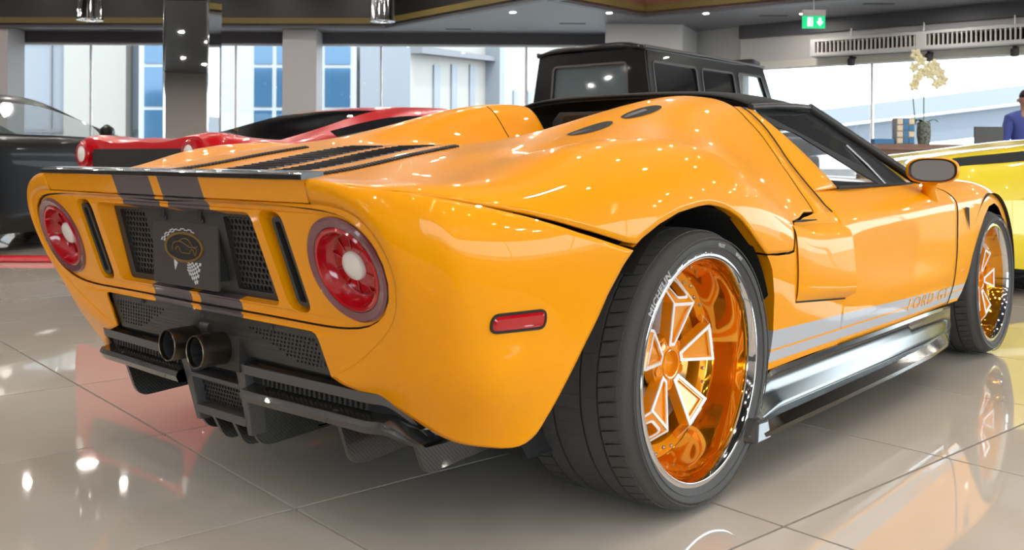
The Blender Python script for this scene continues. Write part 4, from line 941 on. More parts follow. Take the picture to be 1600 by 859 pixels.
rg = [(-.38 + .18 * math.cos(t), 1.72 + .07 * math.sin(t), .70 + .165 * math.sin(t)) for t in np.linspace(0, 2 * math.pi, 33)]
mb = MB(); mb.tube(rg, .014, 8, cap=False); mb.tube([rg[0], rg[16]], .012, 8); mb.tube([(-.38, 1.72, .70), (-.38, 1.9, .64)], .025, 8); mb.build('steering_wheel', INTERIOR, car, smooth=60)
# door mirrors
for s in (1, -1):
    c = Vector((s * .93, 1.878, .866)); va = Vector((.80 * s, -.0, 0)).normalized(); 
    ax = Vector((s * .95, .30, 0)).normalized()       # long axis, slightly swept
    nb = Vector((s * .30, -.95, 0)).normalized()      # glass faces backwards
    rows = []
    for k, dd in ((.93, -.010), (1.0, -.004), (1.03, .01), (1.0, .035), (.82, .068), (.45, .088), (.02, .092)):
        row = []
        for t in np.linspace(0, 2 * math.pi, 40, endpoint=False):
            sx = .098 * abs(math.cos(t)) ** .72 * math.copysign(1, math.cos(t)); sz = .052 * abs(math.sin(t)) ** .72 * math.copysign(1, math.sin(t))
            row.append(c + ax * sx * k * s * s + upv * sz * k - nb * dd)
        rows.append(row)
    mh = MB().grid(rows, closev=True).build('door_mirror', PAINT, car, smooth=60)
    lo = [c + ax * (p[0]) + upv * p[1] + nb * .006 for p in [(.090 * abs(math.cos(t)) ** .72 * math.copysign(1, math.cos(t)), .0465 * abs(math.sin(t)) ** .72 * math.copysign(1, math.sin(t))) for t in np.linspace(0, 2 * math.pi, 40, endpoint=False)]]
    li = [c + (p - c) * .93 - nb * .004 for p in lo]; gl = [c + (p - c) * .9 - nb * .0025 for p in lo]
    mb = MB(); mb.grid([lo, li], closev=True); mb.build('mirror_bezel', SATIN, mh, smooth=50)
    MB().add([tuple(p - nb * -.0) for p in gl], [tuple(range(40))]).build('mirror_glass', MIRROR, mh)
    P2 = [c + Vector((-s * .015, .02, -.045)), c + Vector((-s * .03, .05, -.08)), c + Vector((-s * .045, .09, -.125))]
    MB().tube(P2, [.030, .026, .040], 12).build('mirror_stalk', PAINT, mh, smooth=60)
# side skirts
for s in (1, -1):
    rows = []
    for y, k, zt in ((.24, .6, .22), (.30, 1.0, .262), (.40, 1.0, .296), (.80, 1.0, .299), (1.30, .95, .300), (1.75, .82, .303), (1.98, .55, .300), (2.08, .12, .292)):
        w = lambda a: .94 + a * k
        zb = .135 + .02 * (1 - k)
        h = lambda t: zb + (zt - zb) * t
        rows.append([(s * (.90), y, zt), (s * w(.010), y, zt), (s * w(.016), y, h(.93)), (s * w(.006), y, h(.84)), (s * w(.012), y, h(.60)), (s * w(.034), y, h(.44)), (s * w(.036), y, h(.36)), (s * w(.018), y, h(.28)), (s * w(.045), y - .02, h(.16)), (s * w(.060), y - .03, h(.10)), (s * w(.060), y - .03, h(.02)), (s * w(.03), y, h(0)), (s * .86, y, h(.02))])
    rows = np.array(rows); tt = np.array([.24, .30, .40, .80, 1.30, 1.75, 1.98, 2.08]); R8 = rows.reshape(8, -1); ty = np.linspace(.24, 2.08, 60); rows = np.stack([np.interp(ty, tt, R8[:, c]) for c in range(39)], 1).reshape(60, 13, 3)
    mb = MB(); mb.grid(rows); mb.f += [tuple(range(13)), tuple(59 * 13 + i for i in range(13))[::-1]]; mb.mi += [0, 0]
    sk = mb.build('side_skirt', SKIRT, car, smooth=38)
    MB().hexa([(s * .955, .20, .128), (s * 1.0, .21, .128), (s * 1.0, .30, .128), (s * .95, .30, .128), (s * .95, .235, .19), (s * .985, .245, .18), (s * .99, .30, .18), (s * .95, .30, .19)]).build('skirt_end', CARBON, sk, bevel=.006)
# deck details: ribbed air outlets either side of the engine lid
def SURF(x, y, d=0.0, vmin=.40):
    u, v = REAR.inv([0, 1], (abs(x), y), vmin=vmin); h = 2e-3; q = REAR([u, min(u + h, 1), u], [v, v, min(v + h, 1)])
    n_ = np.cross(q[1] - q[0], q[2] - q[0]); n_ /= np.linalg.norm(n_) + 1e-12
    if n_[2] < 0: n_ = -n_
    p = q[0] + n_ * d; return Vector((math.copysign(p[0], x) if x else 0, p[1], p[2]))
for s in (1, -1):
    path = [(.368 - .016 * t, -.80 + .51 * t) for t in np.linspace(0, 1, 46)]
    lo = [SURF(s * x, y, .0015) for x, y in path]; ro = [SURF(s * (x - .032), y, .0015) for x, y in path]
    ch_ = MB().grid([lo, ro]).build('deck_outlet', MATTE, car)
    for i, (a, b) in enumerate(zip(lo, ro)):
        if i % 1 == 0: MB().tube([a + Vector((0, 0, .001)), a.lerp(b, .5) + Vector((0, 0, .004)), b + Vector((0, 0, .001))], .0032, 5).build('rib', SATIN, ch_, smooth=60)
    # edge seam of the engine lid and racing stripe slats
    for i in range(20):
        y = -.72 + i * .026; MB().tube([SURF(s * .035, y, .001), SURF(s * .12, y, .0015), SURF(s * .19, y, .001)], .0022, 4).build('lid_slat', CARBON, car, smooth=60)
    sm = [SURF(s * x, y, .0) for x, y in [(.50, -.40), (.47, -.30), (.40, -.22)]]
# air slots on the head fairings
for s in (1, -1):
    for (x0, y0), (x1, y1), w in (((.548, -.045), (.520, .205), .052), ((.520, .262), (.520, .480), .046)):
        out = []
        n = 20
        for side in (1, -1):
            for i in range(n):
                t = i / (n - 1) if side > 0 else 1 - i / (n - 1); ww = w * (math.sin(math.pi * min(1, .04 + t * .96)) ** .45) * .5
                x = x0 + (x1 - x0) * t + side * ww; y = y0 + (y1 - y0) * t; out.append((x, y))
        top = [SURF(s * x, y, .0016, .5) for x, y in out]
        MB().add(top, [tuple(range(len(top)))] if s > 0 else [tuple(range(len(top)))[::-1]]).build('fairing_slot', MATTE, car, recalc=False)
        md = [SURF(s * (x0 + (x1 - x0) * t + .006 * (1 - t)), y0 + (y1 - y0) * t, .0022, .5) for t in np.linspace(.03, .62, 10)]; ed = [SURF(s * (x0 + (x1 - x0) * t - .010 * min(1, t * 5)), y0 + (y1 - y0) * t, .0022, .5) for t in np.linspace(.03, .62, 10)]
        MB().grid([md, ed]).build('slot_blade', GREYSTRIP, car)
    sp_ = REAR(np.full(16, .845), np.linspace(float(REAR.vs[11]) + .006, .83, 16)) + np.array([0, 0, .0012]); MB().tube([(s * p[0], p[1], p[2]) for p in sp_], .0018, 5).build('fairing_seam', MATTE, car, smooth=60)

# ---------------------------------------------------------------- other vehicles in the showroom
def simple_wheel(parent, c, r, w, s, rimm):
    Mx = Matrix.Translation(c) @ Matrix.Rotation(s * math.pi / 2, 4, 'Y')
    t = MB().lathe([(r * .70, -.01), (r * .74, .01), (r * .9, .012), (r * .985, -.02), (r, -.05), (r, -w + .04), (r * .97, -w), (r * .7, -w)], 48).build('wheel', RUBBER, parent, smooth=50); t.matrix_local = Mx
    MB().lathe([(r * .74, .0), (r * .70, .008), (r * .66, -.02), (r * .62, -.09), (0, -.09)], 48).build('rim', rimm, t, smooth=40)
    for i in range(5):
        a = 2 * math.pi * i / 5; Ma = Matrix.Rotation(a, 3, 'Z')
        MB().prism([(0, -.03), (r * .66, -.045), (r * .66, .045), (0, .03)], [], lambda x, y, z: tuple(Ma @ Vector((x, y, z - .01 - .04 * (1 - x / r)))), 0, -.03).build('spoke', rimm, t, bevel=.004)
def low_coupe(name, loc, rz, label, ST, GH, body, arches, mats, group=None, rad=.34):
    """ST: y, half width, sill z, belt z, deck half width, deck z, centre z ; GH: y, base half width, base z, top half width, top z"""
    root = empty(name, loc, rz, label, 'car', group)
    T = [[(w * .95, y, zs), (w, y, zs + .12), (w * 1.0, y, (zs + zb) / 2 + .05), (w * .97, y, zb), (wd, y, zd), (wd * .5, y, zc), (0, y, zc)] for y, w, zs, zb, wd, zd, zc in ST]
    Lf = Loft(T); nu, nv = 130, 44; U, V_ = np.meshgrid(np.linspace(0, 1, nu), np.linspace(0, 1, nv), indexing='ij'); P = Lf(U.ravel(), V_.ravel()).reshape(nu, nv, 3)
    # wheel arch openings: drop faces inside the arch circles, pull the rim onto the circle
    keep = np.ones((nu, nv), bool)
    for ya, za, ra in arches:
        dy = P[..., 1] - ya; dz = P[..., 2] - za; rr = np.hypot(dy, dz); side = (V_ < .62) 
        ins = (rr < ra) & side; near = ins & (rr > ra * .86); k = np.where(near, ra / np.maximum(rr, 1e-6), 1)
        P[..., 1] = ya + dy * k; P[..., 2] = za + dz * k; keep &= ~(ins & ~near)
    mb = MB(); full = P.reshape(-1, 3).tolist()
    F = []
    for i in range(nu - 1):
        for j in range(nv - 1):
            if keep[i, j] and keep[i + 1, j] and keep[i, j + 1] and keep[i + 1, j + 1]: F.append((i * nv + j, (i + 1) * nv + j, (i + 1) * nv + j + 1, i * nv + j + 1))
    mb.add(full, F); mb.add([(-x, y, z) for x, y, z in full], [f[::-1] for f in F])
    for e, fl in ((0, 0), (nu - 1, 1)):
        pts = [tuple(p) for p in P[e]] + [(-p[0], p[1], p[2]) for p in P[e][::-1][1:]]; mb.add(pts, [tuple(range(len(pts)))])
    bd = mb.build('body', mats['paint'], root, smooth=45, weld=1e-4)
    y0, y1 = ST[0][0], ST[-1][0]
    MB().box(-.72, .72, y0 + .15, y1 - .2, .14, .45).build('underbody', MATTE, root)
    for ya, za, ra in arches:
        for s in (1, -1): simple_wheel(root, (s * (body - .02), ya, rad + .003), rad, .24, s, mats['rim'])
    if GH:
        G = []
        for y, wb, zb, wt, zt in GH: G.append([(wb, y, zb), (wb * .985 + wt * .015, y, zb + (zt - zb) * .05), (wt + (wb - wt) * .10, y, zb + (zt - zb) * .78), (wt * .88, y, zb + (zt - zb) * .97), (wt * .45, y, zt), (0, y, zt + .004)])
        G = np.array(G); n = len(G); tt = np.concatenate([[0], np.cumsum(np.linalg.norm(np.diff(G.mean(1), axis=0), axis=1))]); fine = np.linspace(0, tt[-1], 60); GG = nat_basis(tt, fine).dot(G.reshape(n, -1)).reshape(60, 6, 3)
        roof = MB(); glass = MB()
        y_r, y_f = GH[2][0], GH[-3][0]
        for i in range(59):
            ym = GG[i, 4, 1]
            for j in range(5):
                q = [GG[i, j], GG[i + 1, j], GG[i + 1, j + 1], GG[i, j + 1]]
                isglass = (j == 1 and GH[1][0] < ym < GH[-2][0]) or (j >= 3 and (ym < y_r - .12 or ym > y_f + .12))
                for sgn in (1, -1):
                    qq = [(p[0] * sgn, p[1], p[2]) for p in q]
                    (glass if isglass else roof).add(qq, [(0, 1, 2, 3) if sgn > 0 else (3, 2, 1, 0)])
        roof.build('roof', mats.get('roof', mats['paint']), root, smooth=45, weld=1e-4); glass.build('window_glass', mats['glass'], root, smooth=45, weld=1e-4)
        ym = GH[-2][0]
        for s in (1, -1):
            c = Vector((s * (GH[-2][1] + .10), GH[-2][0] - .05, GH[-2][2] + .07)); MB().lathe([(0, -.06), (.05, -.05), (.075, .0), (.05, .05), (0, .06)], 16, Matrix.Translation(c) @ Matrix.Rotation(math.pi / 2, 4, 'Y')).build('door_mirror', mats['paint'], root, smooth=60)
            MB().tube([c, c + Vector((-s * .12, .03, -.07))], .012, 8).build('mirror_stalk', MATTE, root, smooth=60)
    return root, Lf
BLACKP = mat('black_car_paint', (.005, .0045, .005), .3, 0, .15, spec=.25); REDP = mat('red_car_paint', (.55, .004, .010), .3, 0, .4, spec=.25); YELP = mat('yellow_car_paint', (.80, .62, .02), .3, 0, 1)
BGGLASS = mat('clear_car_glass', (.25, .30, .30), .03, alpha=.30); DARKGLASS = mat('smoked_car_glass', (.015, .015, .017), .03, 0, 1)
SILVERRIM = mat('silver_wheel', (.55, .55, .56), .3, .9); DARKRIM = mat('dark_wheel', (.05, .05, .055), .35, .6)
def place(a, d): p = CF(a, d, 0); return (p.x, p.y, 0)
def heading(h): # h: angle of the car's nose from image right toward depth, degrees
    v = rgt * math.cos(R(h)) + fwd * math.sin(R(h)); return math.atan2(-v.x, v.y)
# red coupe: tail towards the camera
STR = [(0, .76, .30, .82, .72, .985, 1.0), (.06, .87, .27, .86, .77, 1.012, 1.02), (.35, .95, .22, .86, .74, 1.0, 1.01), (.9, .97, .18, .88, .76, .99, 1.0), (1.8, .93, .16, .86, .78, .93, .95), (2.6, .93, .16, .84, .78, .90, .92), (3.3, .94, .16, .80, .74, .84, .88), (3.9, .93, .18, .72, .66, .76, .80), (4.35, .82, .2, .60, .55, .65, .68), (4.5, .55, .22, .48, .40, .52, .54)]
GHR = [(.55, .72, .985, .66, 1.0), (.95, .78, .985, .60, 1.10), (1.55, .79, .96, .56, 1.255), (2.0, .80, .94, .55, 1.285), (2.35, .80, .93, .56, 1.265), (2.75, .79, .92, .60, 1.12), (3.25, .74, .89, .66, .93)]
rc, Lr_ = low_coupe('red_coupe', place(-2.25, 5.80), heading(50), 'red coupe with round tail light parked behind the orange car', STR, GHR, .95, [(.95, .34, .40), (3.55, .34, .39)], {'paint': REDP, 'glass': DARKGLASS, 'rim': SILVERRIM})
def tail_details(root, zl=.985, xl=.62):
    for s in (1, -1):
        Mx = Matrix.Translation((s * xl, -.02, zl - .06)) @ Matrix.Rotation(math.pi / 2, 4, 'X')
        t = MB().lathe([(.085, -.09), (.085, .01), (.070, .022), (.05, .02)], 32, Mx).build('tail_lamp', REDLENS, root, smooth=50); MB().lathe([(.052, .018), (.03, .028), (0, .03)], 24, Mx).build('lamp_lens', CLEARLENS, t, smooth=50)
    MB().prism(rpoly([(-xl + .11, .74), (xl - .11, .74), (xl - .09, .955), (-xl + .09, .955)], .03), [], lambda x, z, d: (x, -.012 + d, z), 0, .08).build('tail_grille', MATTE, root)
    MB().prism(rpoly([(-.6, .24), (.6, .24), (.66, .40), (-.66, .40)], .03), [], lambda x, z, d: (x, .02 + d, z), 0, .1).build('rear_diffuser', SATIN, root)
tail_details(rc)
# black coupe further left
STB = [(0, .72, .35, .74, .66, .86, .90), (.1, .84, .28, .80, .74, .96, 1.0), (.5, .94, .22, .88, .78, 1.0, 1.04), (1.1, .96, .17, .93, .82, 1.0, 1.02), (2.0, .94, .16, .94, .84, .99, 1.0), (2.9, .94, .16, .92, .84, .98, .99), (3.6, .95, .16, .86, .80, .92, .96), (4.2, .92, .18, .78, .70, .84, .88), (4.65, .80, .2, .66, .58, .72, .76), (4.8, .55, .22, .55, .42, .6, .62)]
GHB = [(.55, .74, 1.0, .66, 1.03), (.95, .80, 1.0, .60, 1.18), (1.5, .82, .99, .57, 1.345), (2.0, .83, .985, .56, 1.375), (2.45, .83, .985, .57, 1.35), (3.0, .82, .98, .62, 1.18), (3.55, .78, .96, .70, .99)]
bc, _ = low_coupe('black_coupe', place(-6.35, 7.55), heading(72), 'glossy black coupe parked at the left beyond the red coupe', STB, GHB, .95, [(1.0, .35, .42), (3.85, .35, .41)], {'paint': BLACKP, 'glass': BGGLASS, 'rim': DARKRIM}, rad=.35)
bc.scale = (1.12, 1.12, 1.12)
MB().prism(rpoly([(-.07, 1.20), (.07, 1.20), (.07, 1.27), (-.07, 1.27)], .02), [], lambda x, z, d: (x, 2.55 + d, z), 0, .02).build('inside_mirror', MATTE, bc)
for s in (-1, 1): MB().prism(rpoly([(1.5, .4), (1.7, .4), (1.62, .75), (1.45, 1.12), (1.36, 1.12), (1.42, .75)], .04), [], lambda a, b, d: (s * .38 + d, a, b), -.22, .22).build('seat', INTERIOR, bc, bevel=.03)
rc2, _ = low_coupe('red_coupe', place(-10.4, 13.7), heading(5), 'second red coupe, seen through the side window of the black coupe', STR, GHR, .95, [(.95, .34, .40), (3.55, .34, .39)], {'paint': REDP, 'glass': BGGLASS, 'rim': SILVERRIM})
tail_details(rc2)
# yellow supercar at the right edge
STY = [(0, .72, .30, .66, .66, .82, .86), (.06, .88, .26, .72, .76, .88, .90), (.4, .95, .20, .76, .80, .945, .96), (1.0, .96, .16, .78, .82, 1.015, 1.03), (1.7, .93, .14, .78, .80, 1.03, 1.05), (2.5, .92, .14, .74, .78, .86, .90), (3.2, .93, .14, .70, .72, .78, .80), (3.9, .90, .16, .58, .62, .62, .66), (4.3, .70, .18, .44, .45, .46, .48)]
GHY = [(1.2, .60, 1.03, .56, 1.04), (1.45, .66, 1.02, .54, 1.08), (1.75, .70, 1.0, .52, 1.13), (2.0, .73, .93, .52, 1.15), (2.3, .74, .90, .54, 1.12), (2.7, .74, .87, .60, 1.0), (3.2, .72, .80, .66, .83)]
yc, Ly = low_coupe('yellow_supercar', place(2.88, 7.45), heading(-4), 'yellow low sports car with black engine lid strip at the right edge', STY, GHY, .95, [(1.28, .35, .41), (3.45, .35, .39)], {'paint': YELP, 'glass': DARKGLASS, 'rim': DARKRIM}, rad=.35)
for s in (1, -1):
    yy_ = np.linspace(.22, 2.1, 16); uu_ = np.interp(yy_, [q[0] for q in STY], Ly.us); dv = Ly.vs[4] - Ly.vs[3]
    q0 = Ly(uu_, Ly.vs[3] + dv * np.linspace(.60, .66, 16)); q1 = Ly(uu_, np.full(16, Ly.vs[3] + dv * 1.0))
    MB().grid(np.stack([q0 + [.004, 0, .004], q1 + [.004, 0, .004]]) * [s, 1, 1]).build('engine_lid_strip', MATTE, yc, solid=.004)
    MB().tube([(s * .962, .62, .66), (s * .968, .95, .63)], .008, 6).build('side_trim', CHROME, yc, smooth=60)
# black boxy off-road vehicle
gw = empty('off_road_vehicle', (0, 0, 0), 0, 'black boxy off-road vehicle with square windows standing behind the orange car', 'car')
hd = 50.0; gf = rgt * math.cos(R(hd)) + fwd * math.sin(R(hd)); gw.rotation_euler = (0, 0, math.atan2(-gf.x, gf.y)); gr = Vector((gf.y, -gf.x, 0))
cr = CF(1.354, 9.97, 0); GWW = .68; gc = cr - gr * GWW; gw.location = (gc.x, gc.y, 0)
HB, HT = 1.31, 2.155
def GT(y0, y1, w0, w1, z0, z1, name, m, bev=.03, inset=0): return MB().hexa([(-w0, y0, z0), (w0, y0, z0), (w0, y1, z0), (-w0, y1, z0), (-w1, y0 + inset, z1), (w1, y0 + inset, z1), (w1, y1, z1), (-w1, y1, z1)]).build(name, m, gw, bevel=bev)
GT(-.04, 3.05, .80, .80, .50, HB, 'lower_body', BLACKP, .04); GT(3.0, 4.25, .74, .72, .55, 1.22, 'bonnet', BLACKP, .05); GT(3.3, 4.3, .82, .80, .50, .98, 'front_wing', BLACKP, .05); GT(-.02, 1.0, .84, .82, .55, .98, 'rear_wing', BLACKP, .05)
# upper body with window openings: sides, tail, windscreen frame
wo = lambda: None
sideo = [(0.0, HB), (3.05, HB), (2.72, HT - .09), (.03, HT - .09)]; wins = [rpoly([(.13, HB + .10), (1.02, HB + .10), (1.02, HT - .23), (.13, HT - .23)], .05), rpoly([(1.16, HB + .10), (1.93, HB + .10), (1.90, HT - .23), (1.16, HT - .23)], .05), rpoly([(2.05, HB + .08), (2.88, HB + .08), (2.64, HT - .22), (2.05, HT - .22)], .04)]
for s in (1, -1):
    f = lambda y, z, d: (s * (.80 - (z - HB) * .145 + d), y, z)
    sd_ = MB().prism(sideo, wins, f, 0, -.05).build('upper_side', BLACKP, gw, bevel=.006)
    for k, w in enumerate(wins):
        MB().prism(offset_poly(w, .002), [], f, -.02, -.028).build('window', DARKGLASS if k == 0 else (BGGLASS if k == 2 else mat('smoked_see_through', (.02, .022, .024), .03, alpha=.75)), sd_)
        MB().prism(offset_poly(w, .022), [w], f, .006, -.002).build('window_seal', GREYSTRIP, sd_)
    MB().tube([(s * .70, -.02, HT - .075), (s * .70, 1.4, HT - .07), (s * .70, 2.75, HT - .085)], .016, 8).build('rain_gutter', GREYSTRIP, gw, smooth=60)
fb = lambda x, z, d: (x, .0 + (z - HB) * .03 + d, z)
tw = rpoly([(-.50, HB + .10), (.50, HB + .10), (.47, HT - .24), (-.47, HT - .24)], .05)
tl = MB().prism([(-.80, HB), (.80, HB), (.682, HT - .09), (-.682, HT - .09)], [tw], fb, -.03, .03).build('tail_door', BLACKP, gw, bevel=.006)
MB().prism(offset_poly(tw, .002), [], fb, .0, .006).build('rear_window', mat('smoked_rear_glass', (.10, .13, .14), .05, 0, 1), tl); MB().prism(offset_poly(tw, .022), [tw], fb, -.038, -.028).build('window_seal', GREYSTRIP, tl)
rows = [[(x * w, y, HT - .09 + h * (1 - (abs(x)) ** 5)) for x in np.linspace(-1, 1, 15)] for y, w, h in ((-.04, .70, .04), (.02, .70, .085), (.5, .70, .09), (2.0, .70, .09), (2.62, .69, .075), (2.78, .67, .02))]
MB().grid(rows).build('roof', BLACKP, gw, smooth=50, solid=.03)
mb = MB(); mb.prism(rpoly([(-.66, 2.55), (.66, 2.55), (.62, 2.84), (-.62, 2.84)], .05), [], lambda x, y, d: (x, y, HT - .02 - (y - 2.55) * .10 + d), 0, .03); mb.build('roof_visor', SATIN, gw, bevel=.01)
MB().add([(-.74, 3.04, HB), (.74, 3.04, HB), (.64, 2.72, HT - .10), (-.64, 2.72, HT - .10)], [(0, 1, 2, 3)]).build('windscreen', BGGLASS, gw)
for s in (1, -1): MB().tube([(s * .76, 3.05, HB - .01), (s * .66, 2.73, HT - .10)], .035, 8).build('front_pillar', BLACKP, gw, smooth=60)
for s in (1, -1):
    MB().hexa([(s * .86, 2.78, HB + .06), (s * 1.04, 2.78, HB + .06), (s * 1.04, 2.86, HB + .06), (s * .86, 2.86, HB + .06), (s * .86, 2.78, HB + .26), (s * 1.04, 2.78, HB + .26), (s * 1.04, 2.86, HB + .26), (s * .86, 2.86, HB + .26)]).build('door_mirror', BLACKP, gw, bevel=.02)
    for y in (.62, 3.62): simple_wheel(gw, (s * .80, y, .403), .40, .26, s, DARKRIM)
    for y in (1.35, 2.2): MB().prism(rpoly([(y - .2, .80), (y + .2, .80), (y + .14, 1.30), (y + .10, 1.52), (y - .05, 1.52), (y - .12, 1.2)], .05), [], lambda a, b, d: (s * .36 + d, a, b), -.2, .2).build('seat', INTERIOR, gw, bevel=.03)
MB().lathe([(0, -.12), (.30, -.12), (.37, -.08), (.38, .05), (.2, .1)], 36, Matrix.Translation((.05, -.16, 1.0)) @ Matrix.Rotation(math.pi / 2, 4, 'X')).build('spare_wheel_cover', BLACKP, gw, smooth=50)
GT(-.10, 4.2, .78, .78, .36, .52, 'chassis', MATTE, .02)
# ---------------------------------------------------------------- reception desk with rack, orchid, and the man in blue
WOOD = noise_color(mat('brown_desk_wood', (.2, .1, .06), .4), (.17, .085, .055), (.25, .135, .09), 5, 4, .3, .7, (1, 1, 9))
desk = empty('reception_desk', CF(4.55, 10.6, 0), RZ, 'brown wooden reception desk with a white panel beyond the yellow car', 'desk')
MB().box(-.62, 1.35, -.05, .55, 1.03, 1.095).build('desk_top', WOOD, desk, bevel=.005); MB().box(-.60, .02, .0, .50, 0, 1.03).build('wood_front', WOOD, desk); MB().box(.02, 1.33, .0, .50, 0, 1.03).build('white_front', WALLW, desk)
rk = empty('brochure_rack', CF(4.35, 10.75, 1.096), RZ, 'small rack of blue and cream brochures on the desk', 'rack')
MB().box(-.10, .10, -.06, .06, 0, .29).build('stand', FWH, rk)
BL = mat('brochure_blue', (.06, .20, .40), .5); CRM = mat('brochure_cream', (.75, .62, .45), .5)
for i in range(4):
    for j in range(3): MB().box(-.092 + j * .064, -.034 + j * .064, -.075, -.060, .012 + i * .070, .068 + i * .070).build('brochure', (BL if j == 1 else CRM) if i % 2 else (CRM if j == 0 else BL), rk)
bx = MB().box(-.11, .11, -.06, .06, 0, .06).build('leaflet_box', BL, bevel=.003, label='low blue leaflet box left of the brochure rack', cat='box'); bx.location = CF(4.12, 10.75, 1.096); bx.rotation_euler = (0, 0, RZ)
ob = CF(4.60, 10.8, 1.096); orc = empty('potted_orchid', ob, RZ, 'cream orchid in a dark stone pot on the desk', 'plant')
MB().lathe([(0, 0), (.06, 0), (.075, .1), (.07, .24), (.055, .25), (.05, .2), (0, .2)], 20).build('pot', noise_color(mat('mossy_pot', (.1, .12, .1), .8), (.07, .08, .07), (.22, .24, .2), 40), orc, smooth=40)
STEM = mat('orchid_stem', (.16, .19, .06), .6); PET = mat('orchid_petal', (.86, .78, .52), .6); LEAF = mat('orchid_leaf', (.03, .09, .03), .4)
stems = ([(-.09, 0, .22), (-.12, 0, .5), (-.12, 0, .78), (-.06, 0, .92), (.05, 0, .93), (.16, 0, .84)], [(.0, 0, .22), (.0, 0, .55), (.0, 0, .85), (-.05, -.02, .98), (-.12, -.02, 1.0)])
for sp in stems: MB().tube([tuple(p) for p in spline(sp, 20)], .006, 6).build('stem', STEM, orc, smooth=60)
def petal_flower(c, sz, ang):
    f = MB()
    for k in range(5):
        a = ang + 2 * math.pi * k / 5; u = Vector((math.cos(a), 0, math.sin(a))); v = Vector((-math.sin(a), 0, math.cos(a))); n_ = Vector((0, -1, 0)); rows = []
        for t in np.linspace(0, 1, 5): w = sz * .42 * math.sin(math.pi * (.12 + .80 * t)); rows.append([Vector(c) + u * sz * t + v * w * q + n_ * (.02 * math.sin(t * 2.4) - .012 * q * q) for q in (-1, 0, 1)])
        f.grid(rows)
    return f.build('flower', PET, orc, smooth=60, solid=.002)
rnd = random.Random(3)
for c in ((-.12, -.02, .86), (-.09, -.03, .74), (-.05, -.03, .93), (.02, -.04, .86), (.06, -.03, .78), (.10, -.03, .88), (.16, -.03, .80), (.13, -.03, .68), (.20, -.02, .72), (-.03, -.03, .80), (-.12, -.02, .66), (-.10, -.02, 1.0)): petal_flower(c, .062 + rnd.random() * .012, rnd.random() * 6)
for a, l in ((-.3, .16), (.4, .2), (2.8, .14), (3.6, .12)):
    u = Vector((math.cos(a), math.sin(a) * .5, 0)); v = Vector((-u.y, u.x, 0)).normalized(); MB().grid([[Vector((0, 0, .22)) + u * l * t + v * .035 * math.sin(math.pi * min(1, .1 + t * .9)) * q + Vector((0, 0, .06 * math.sin(t * 2.6))) for q in (-1, 0, 1)] for t in np.linspace(0, 1, 7)]).build('leaf', LEAF, orc, smooth=60, solid=.003)
mon = MB().box(-.16, .16, -.015, .015, .0, .20); mo = mon.build('monitor', GREYSTRIP, label='grey screen back standing beside the man in blue', cat='monitor', bevel=.005); mo.location = CF(5.30, 10.75, 1.096); mo.rotation_euler = (0, 0, RZ)
# man in blue shirt, seen from behind (skin modifier body)
pm = CF(6.16, 11.6, 0); man = empty('person', pm, RZ, 'man in a blue shirt with short dark hair, turned away at the desk', 'person')
def skin(name, verts, edges, m, par, sub=2):
    me = bpy.data.meshes.new(name); me.from_pydata([v[:3] for v in verts], edges, []); me.update(); o = bpy.data.objects.new(name, me); col.objects.link(o); o.parent = par; me.materials.append(m)
    md = o.modifiers.new('skin', 'SKIN'); md.use_smooth_shade = True
    for i, v in enumerate(verts): me.skin_vertices[0].data[i].radius = (v[3], v[4] if len(v) > 4 else v[3])
    me.skin_vertices[0].data[0].use_root = True
    s2 = o.modifiers.new('sub', 'SUBSURF'); s2.levels = s2.render_levels = sub; return o
SKINM = mat('skin', (.36, .19, .12), .5); SHIRT = mat('blue_shirt', (.055, .075, .30), .7); TROU = mat('dark_trousers', (.03, .03, .04), .7); HAIR = mat('black_hair', (.012, .010, .009), .5)
V = [(0, 0, .98, .15, .11), (0, .01, 1.15, .15, .11), (0, .02, 1.32, .17, .12), (0, .01, 1.44, .14, .09), (0, 0, 1.52, .055, .055), (0, -.0, 1.58, .055), (0, .01, 1.64, .078, .092), (0, .01, 1.72, .070, .085),
     (-.19, 0, 1.42, .062), (-.25, 0, 1.15, .048), (-.20, .18, 1.08, .038), (-.17, .25, 1.10, .03), (.19, 0, 1.42, .062), (.25, 0, 1.15, .048), (.20, .18, 1.08, .038), (.17, .25, 1.10, .03),
     (-.10, 0, .90, .095), (-.11, .01, .50, .065), (-.11, 0, .10, .045), (-.11, .12, .04, .04), (.10, 0, .90, .095), (.11, .01, .50, .065), (.11, 0, .10, .045), (.11, .12, .04, .04)]
E_ = [(0, 1), (1, 2), (2, 3), (3, 4), (4, 5), (5, 6), (6, 7), (3, 8), (8, 9), (9, 10), (10, 11), (3, 12), (12, 13), (13, 14), (14, 15), (0, 16), (16, 17), (17, 18), (18, 19), (0, 20), (20, 21), (21, 22), (22, 23)]
skin('body', V, E_, SKINM, man)
V2 = [(0, 0, .97, .165, .125), (0, .01, 1.15, .165, .125), (0, .02, 1.32, .185, .135), (0, .01, 1.435, .15, .10), (0, 0, 1.545, .070, .070), (-.19, 0, 1.42, .076), (-.25, 0, 1.15, .060), (-.205, .16, 1.085, .046), (.19, 0, 1.42, .076), (.25, 0, 1.15, .060), (.205, .16, 1.085, .046)]
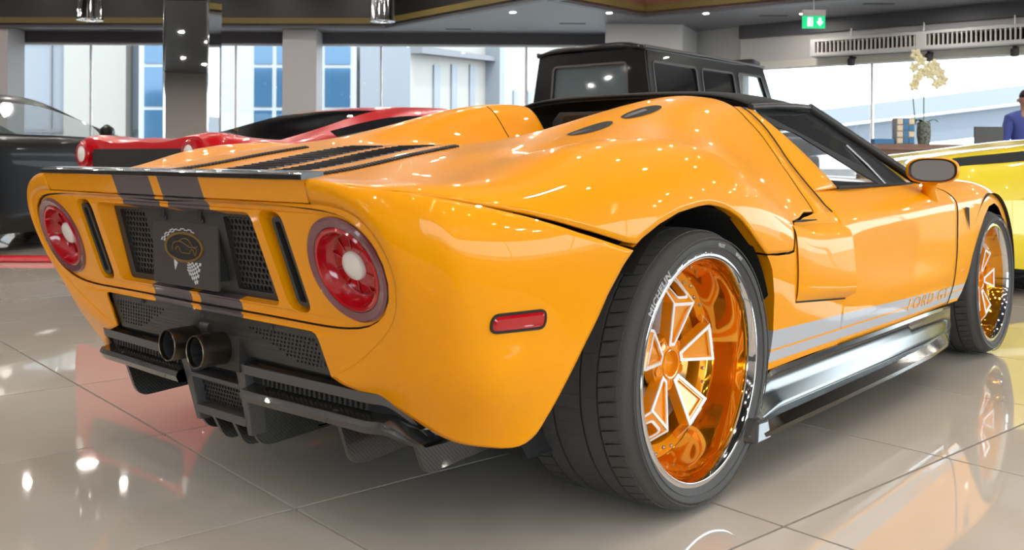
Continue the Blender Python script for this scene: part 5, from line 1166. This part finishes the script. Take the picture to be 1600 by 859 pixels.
skin('shirt', V2, [(0, 1), (1, 2), (2, 3), (3, 4), (3, 5), (5, 6), (6, 7), (3, 8), (8, 9), (9, 10)], SHIRT, man)
skin('trousers', [(0, 0, .97, .16, .12), (-.10, 0, .88, .108), (-.11, .01, .50, .080), (-.11, 0, .06, .062), (.10, 0, .88, .108), (.11, .01, .50, .080), (.11, 0, .06, .062)], [(0, 1), (1, 2), (2, 3), (0, 4), (4, 5), (5, 6)], TROU, man)
skin('hair', [(0, -.02, 1.66, .080, .09), (0, -.015, 1.72, .085, .10), (0, .02, 1.76, .06, .075)], [(0, 1), (1, 2)], HAIR, man)
for s in (-1, 1):
    MB().lathe([(0, .012), (.012, .010), (.02, .0), (.014, -.01)], 12, Matrix.Translation((s * .085, .01, 1.645)) @ Matrix.Rotation(s * math.pi / 2, 4, 'Y')).build('ear', SKINM, man, smooth=60)
    fg = [( s * .17 + k * .016 - .024, .26, 1.10) for k in range(4)]
    for q in fg: skin('finger', [(q[0], q[1], q[2], .012), (q[0], q[1] + .05, q[2] + .004, .010), (q[0], q[1] + .085, q[2] - .01, .008)], [(0, 1), (1, 2)], SKINM, man, 1)
    skin('thumb', [(s * .17 - s * .03, .25, 1.10, .012), (s * .17 - s * .055, .28, 1.10, .011), (s * .17 - s * .06, .31, 1.098, .009)], [(0, 1), (1, 2)], SKINM, man, 1)
    MB().lathe([(0, .10), (.05, .09), (.055, .04), (.055, 0), (0, 0)], 16, Matrix.Translation((s * .11, .06, 0)) @ Matrix.Diagonal((1, 2.3, 1, 1))).build('shoe', MATTE, man, smooth=50)
MB().lathe([(0, .022), (.016, .012), (.02, -.015), (0, -.03)], 10, Matrix.Translation((0, .10, 1.635)) @ Matrix.Rotation(math.pi, 4, 'X')).build('nose', SKINM, man, smooth=60)
# low red bar added in place of a red reflection on the floor
rs = MB().box(-.45, .45, -.06, .06, 0, .05).build('reflection_bar', REDP, bevel=.012, label='added glossy red bar standing in for a floor reflection below the black coupe', cat='bar'); rs.location = CF(-4.35, 8.35, .001); rs.rotation_euler = (0, 0, RZ)
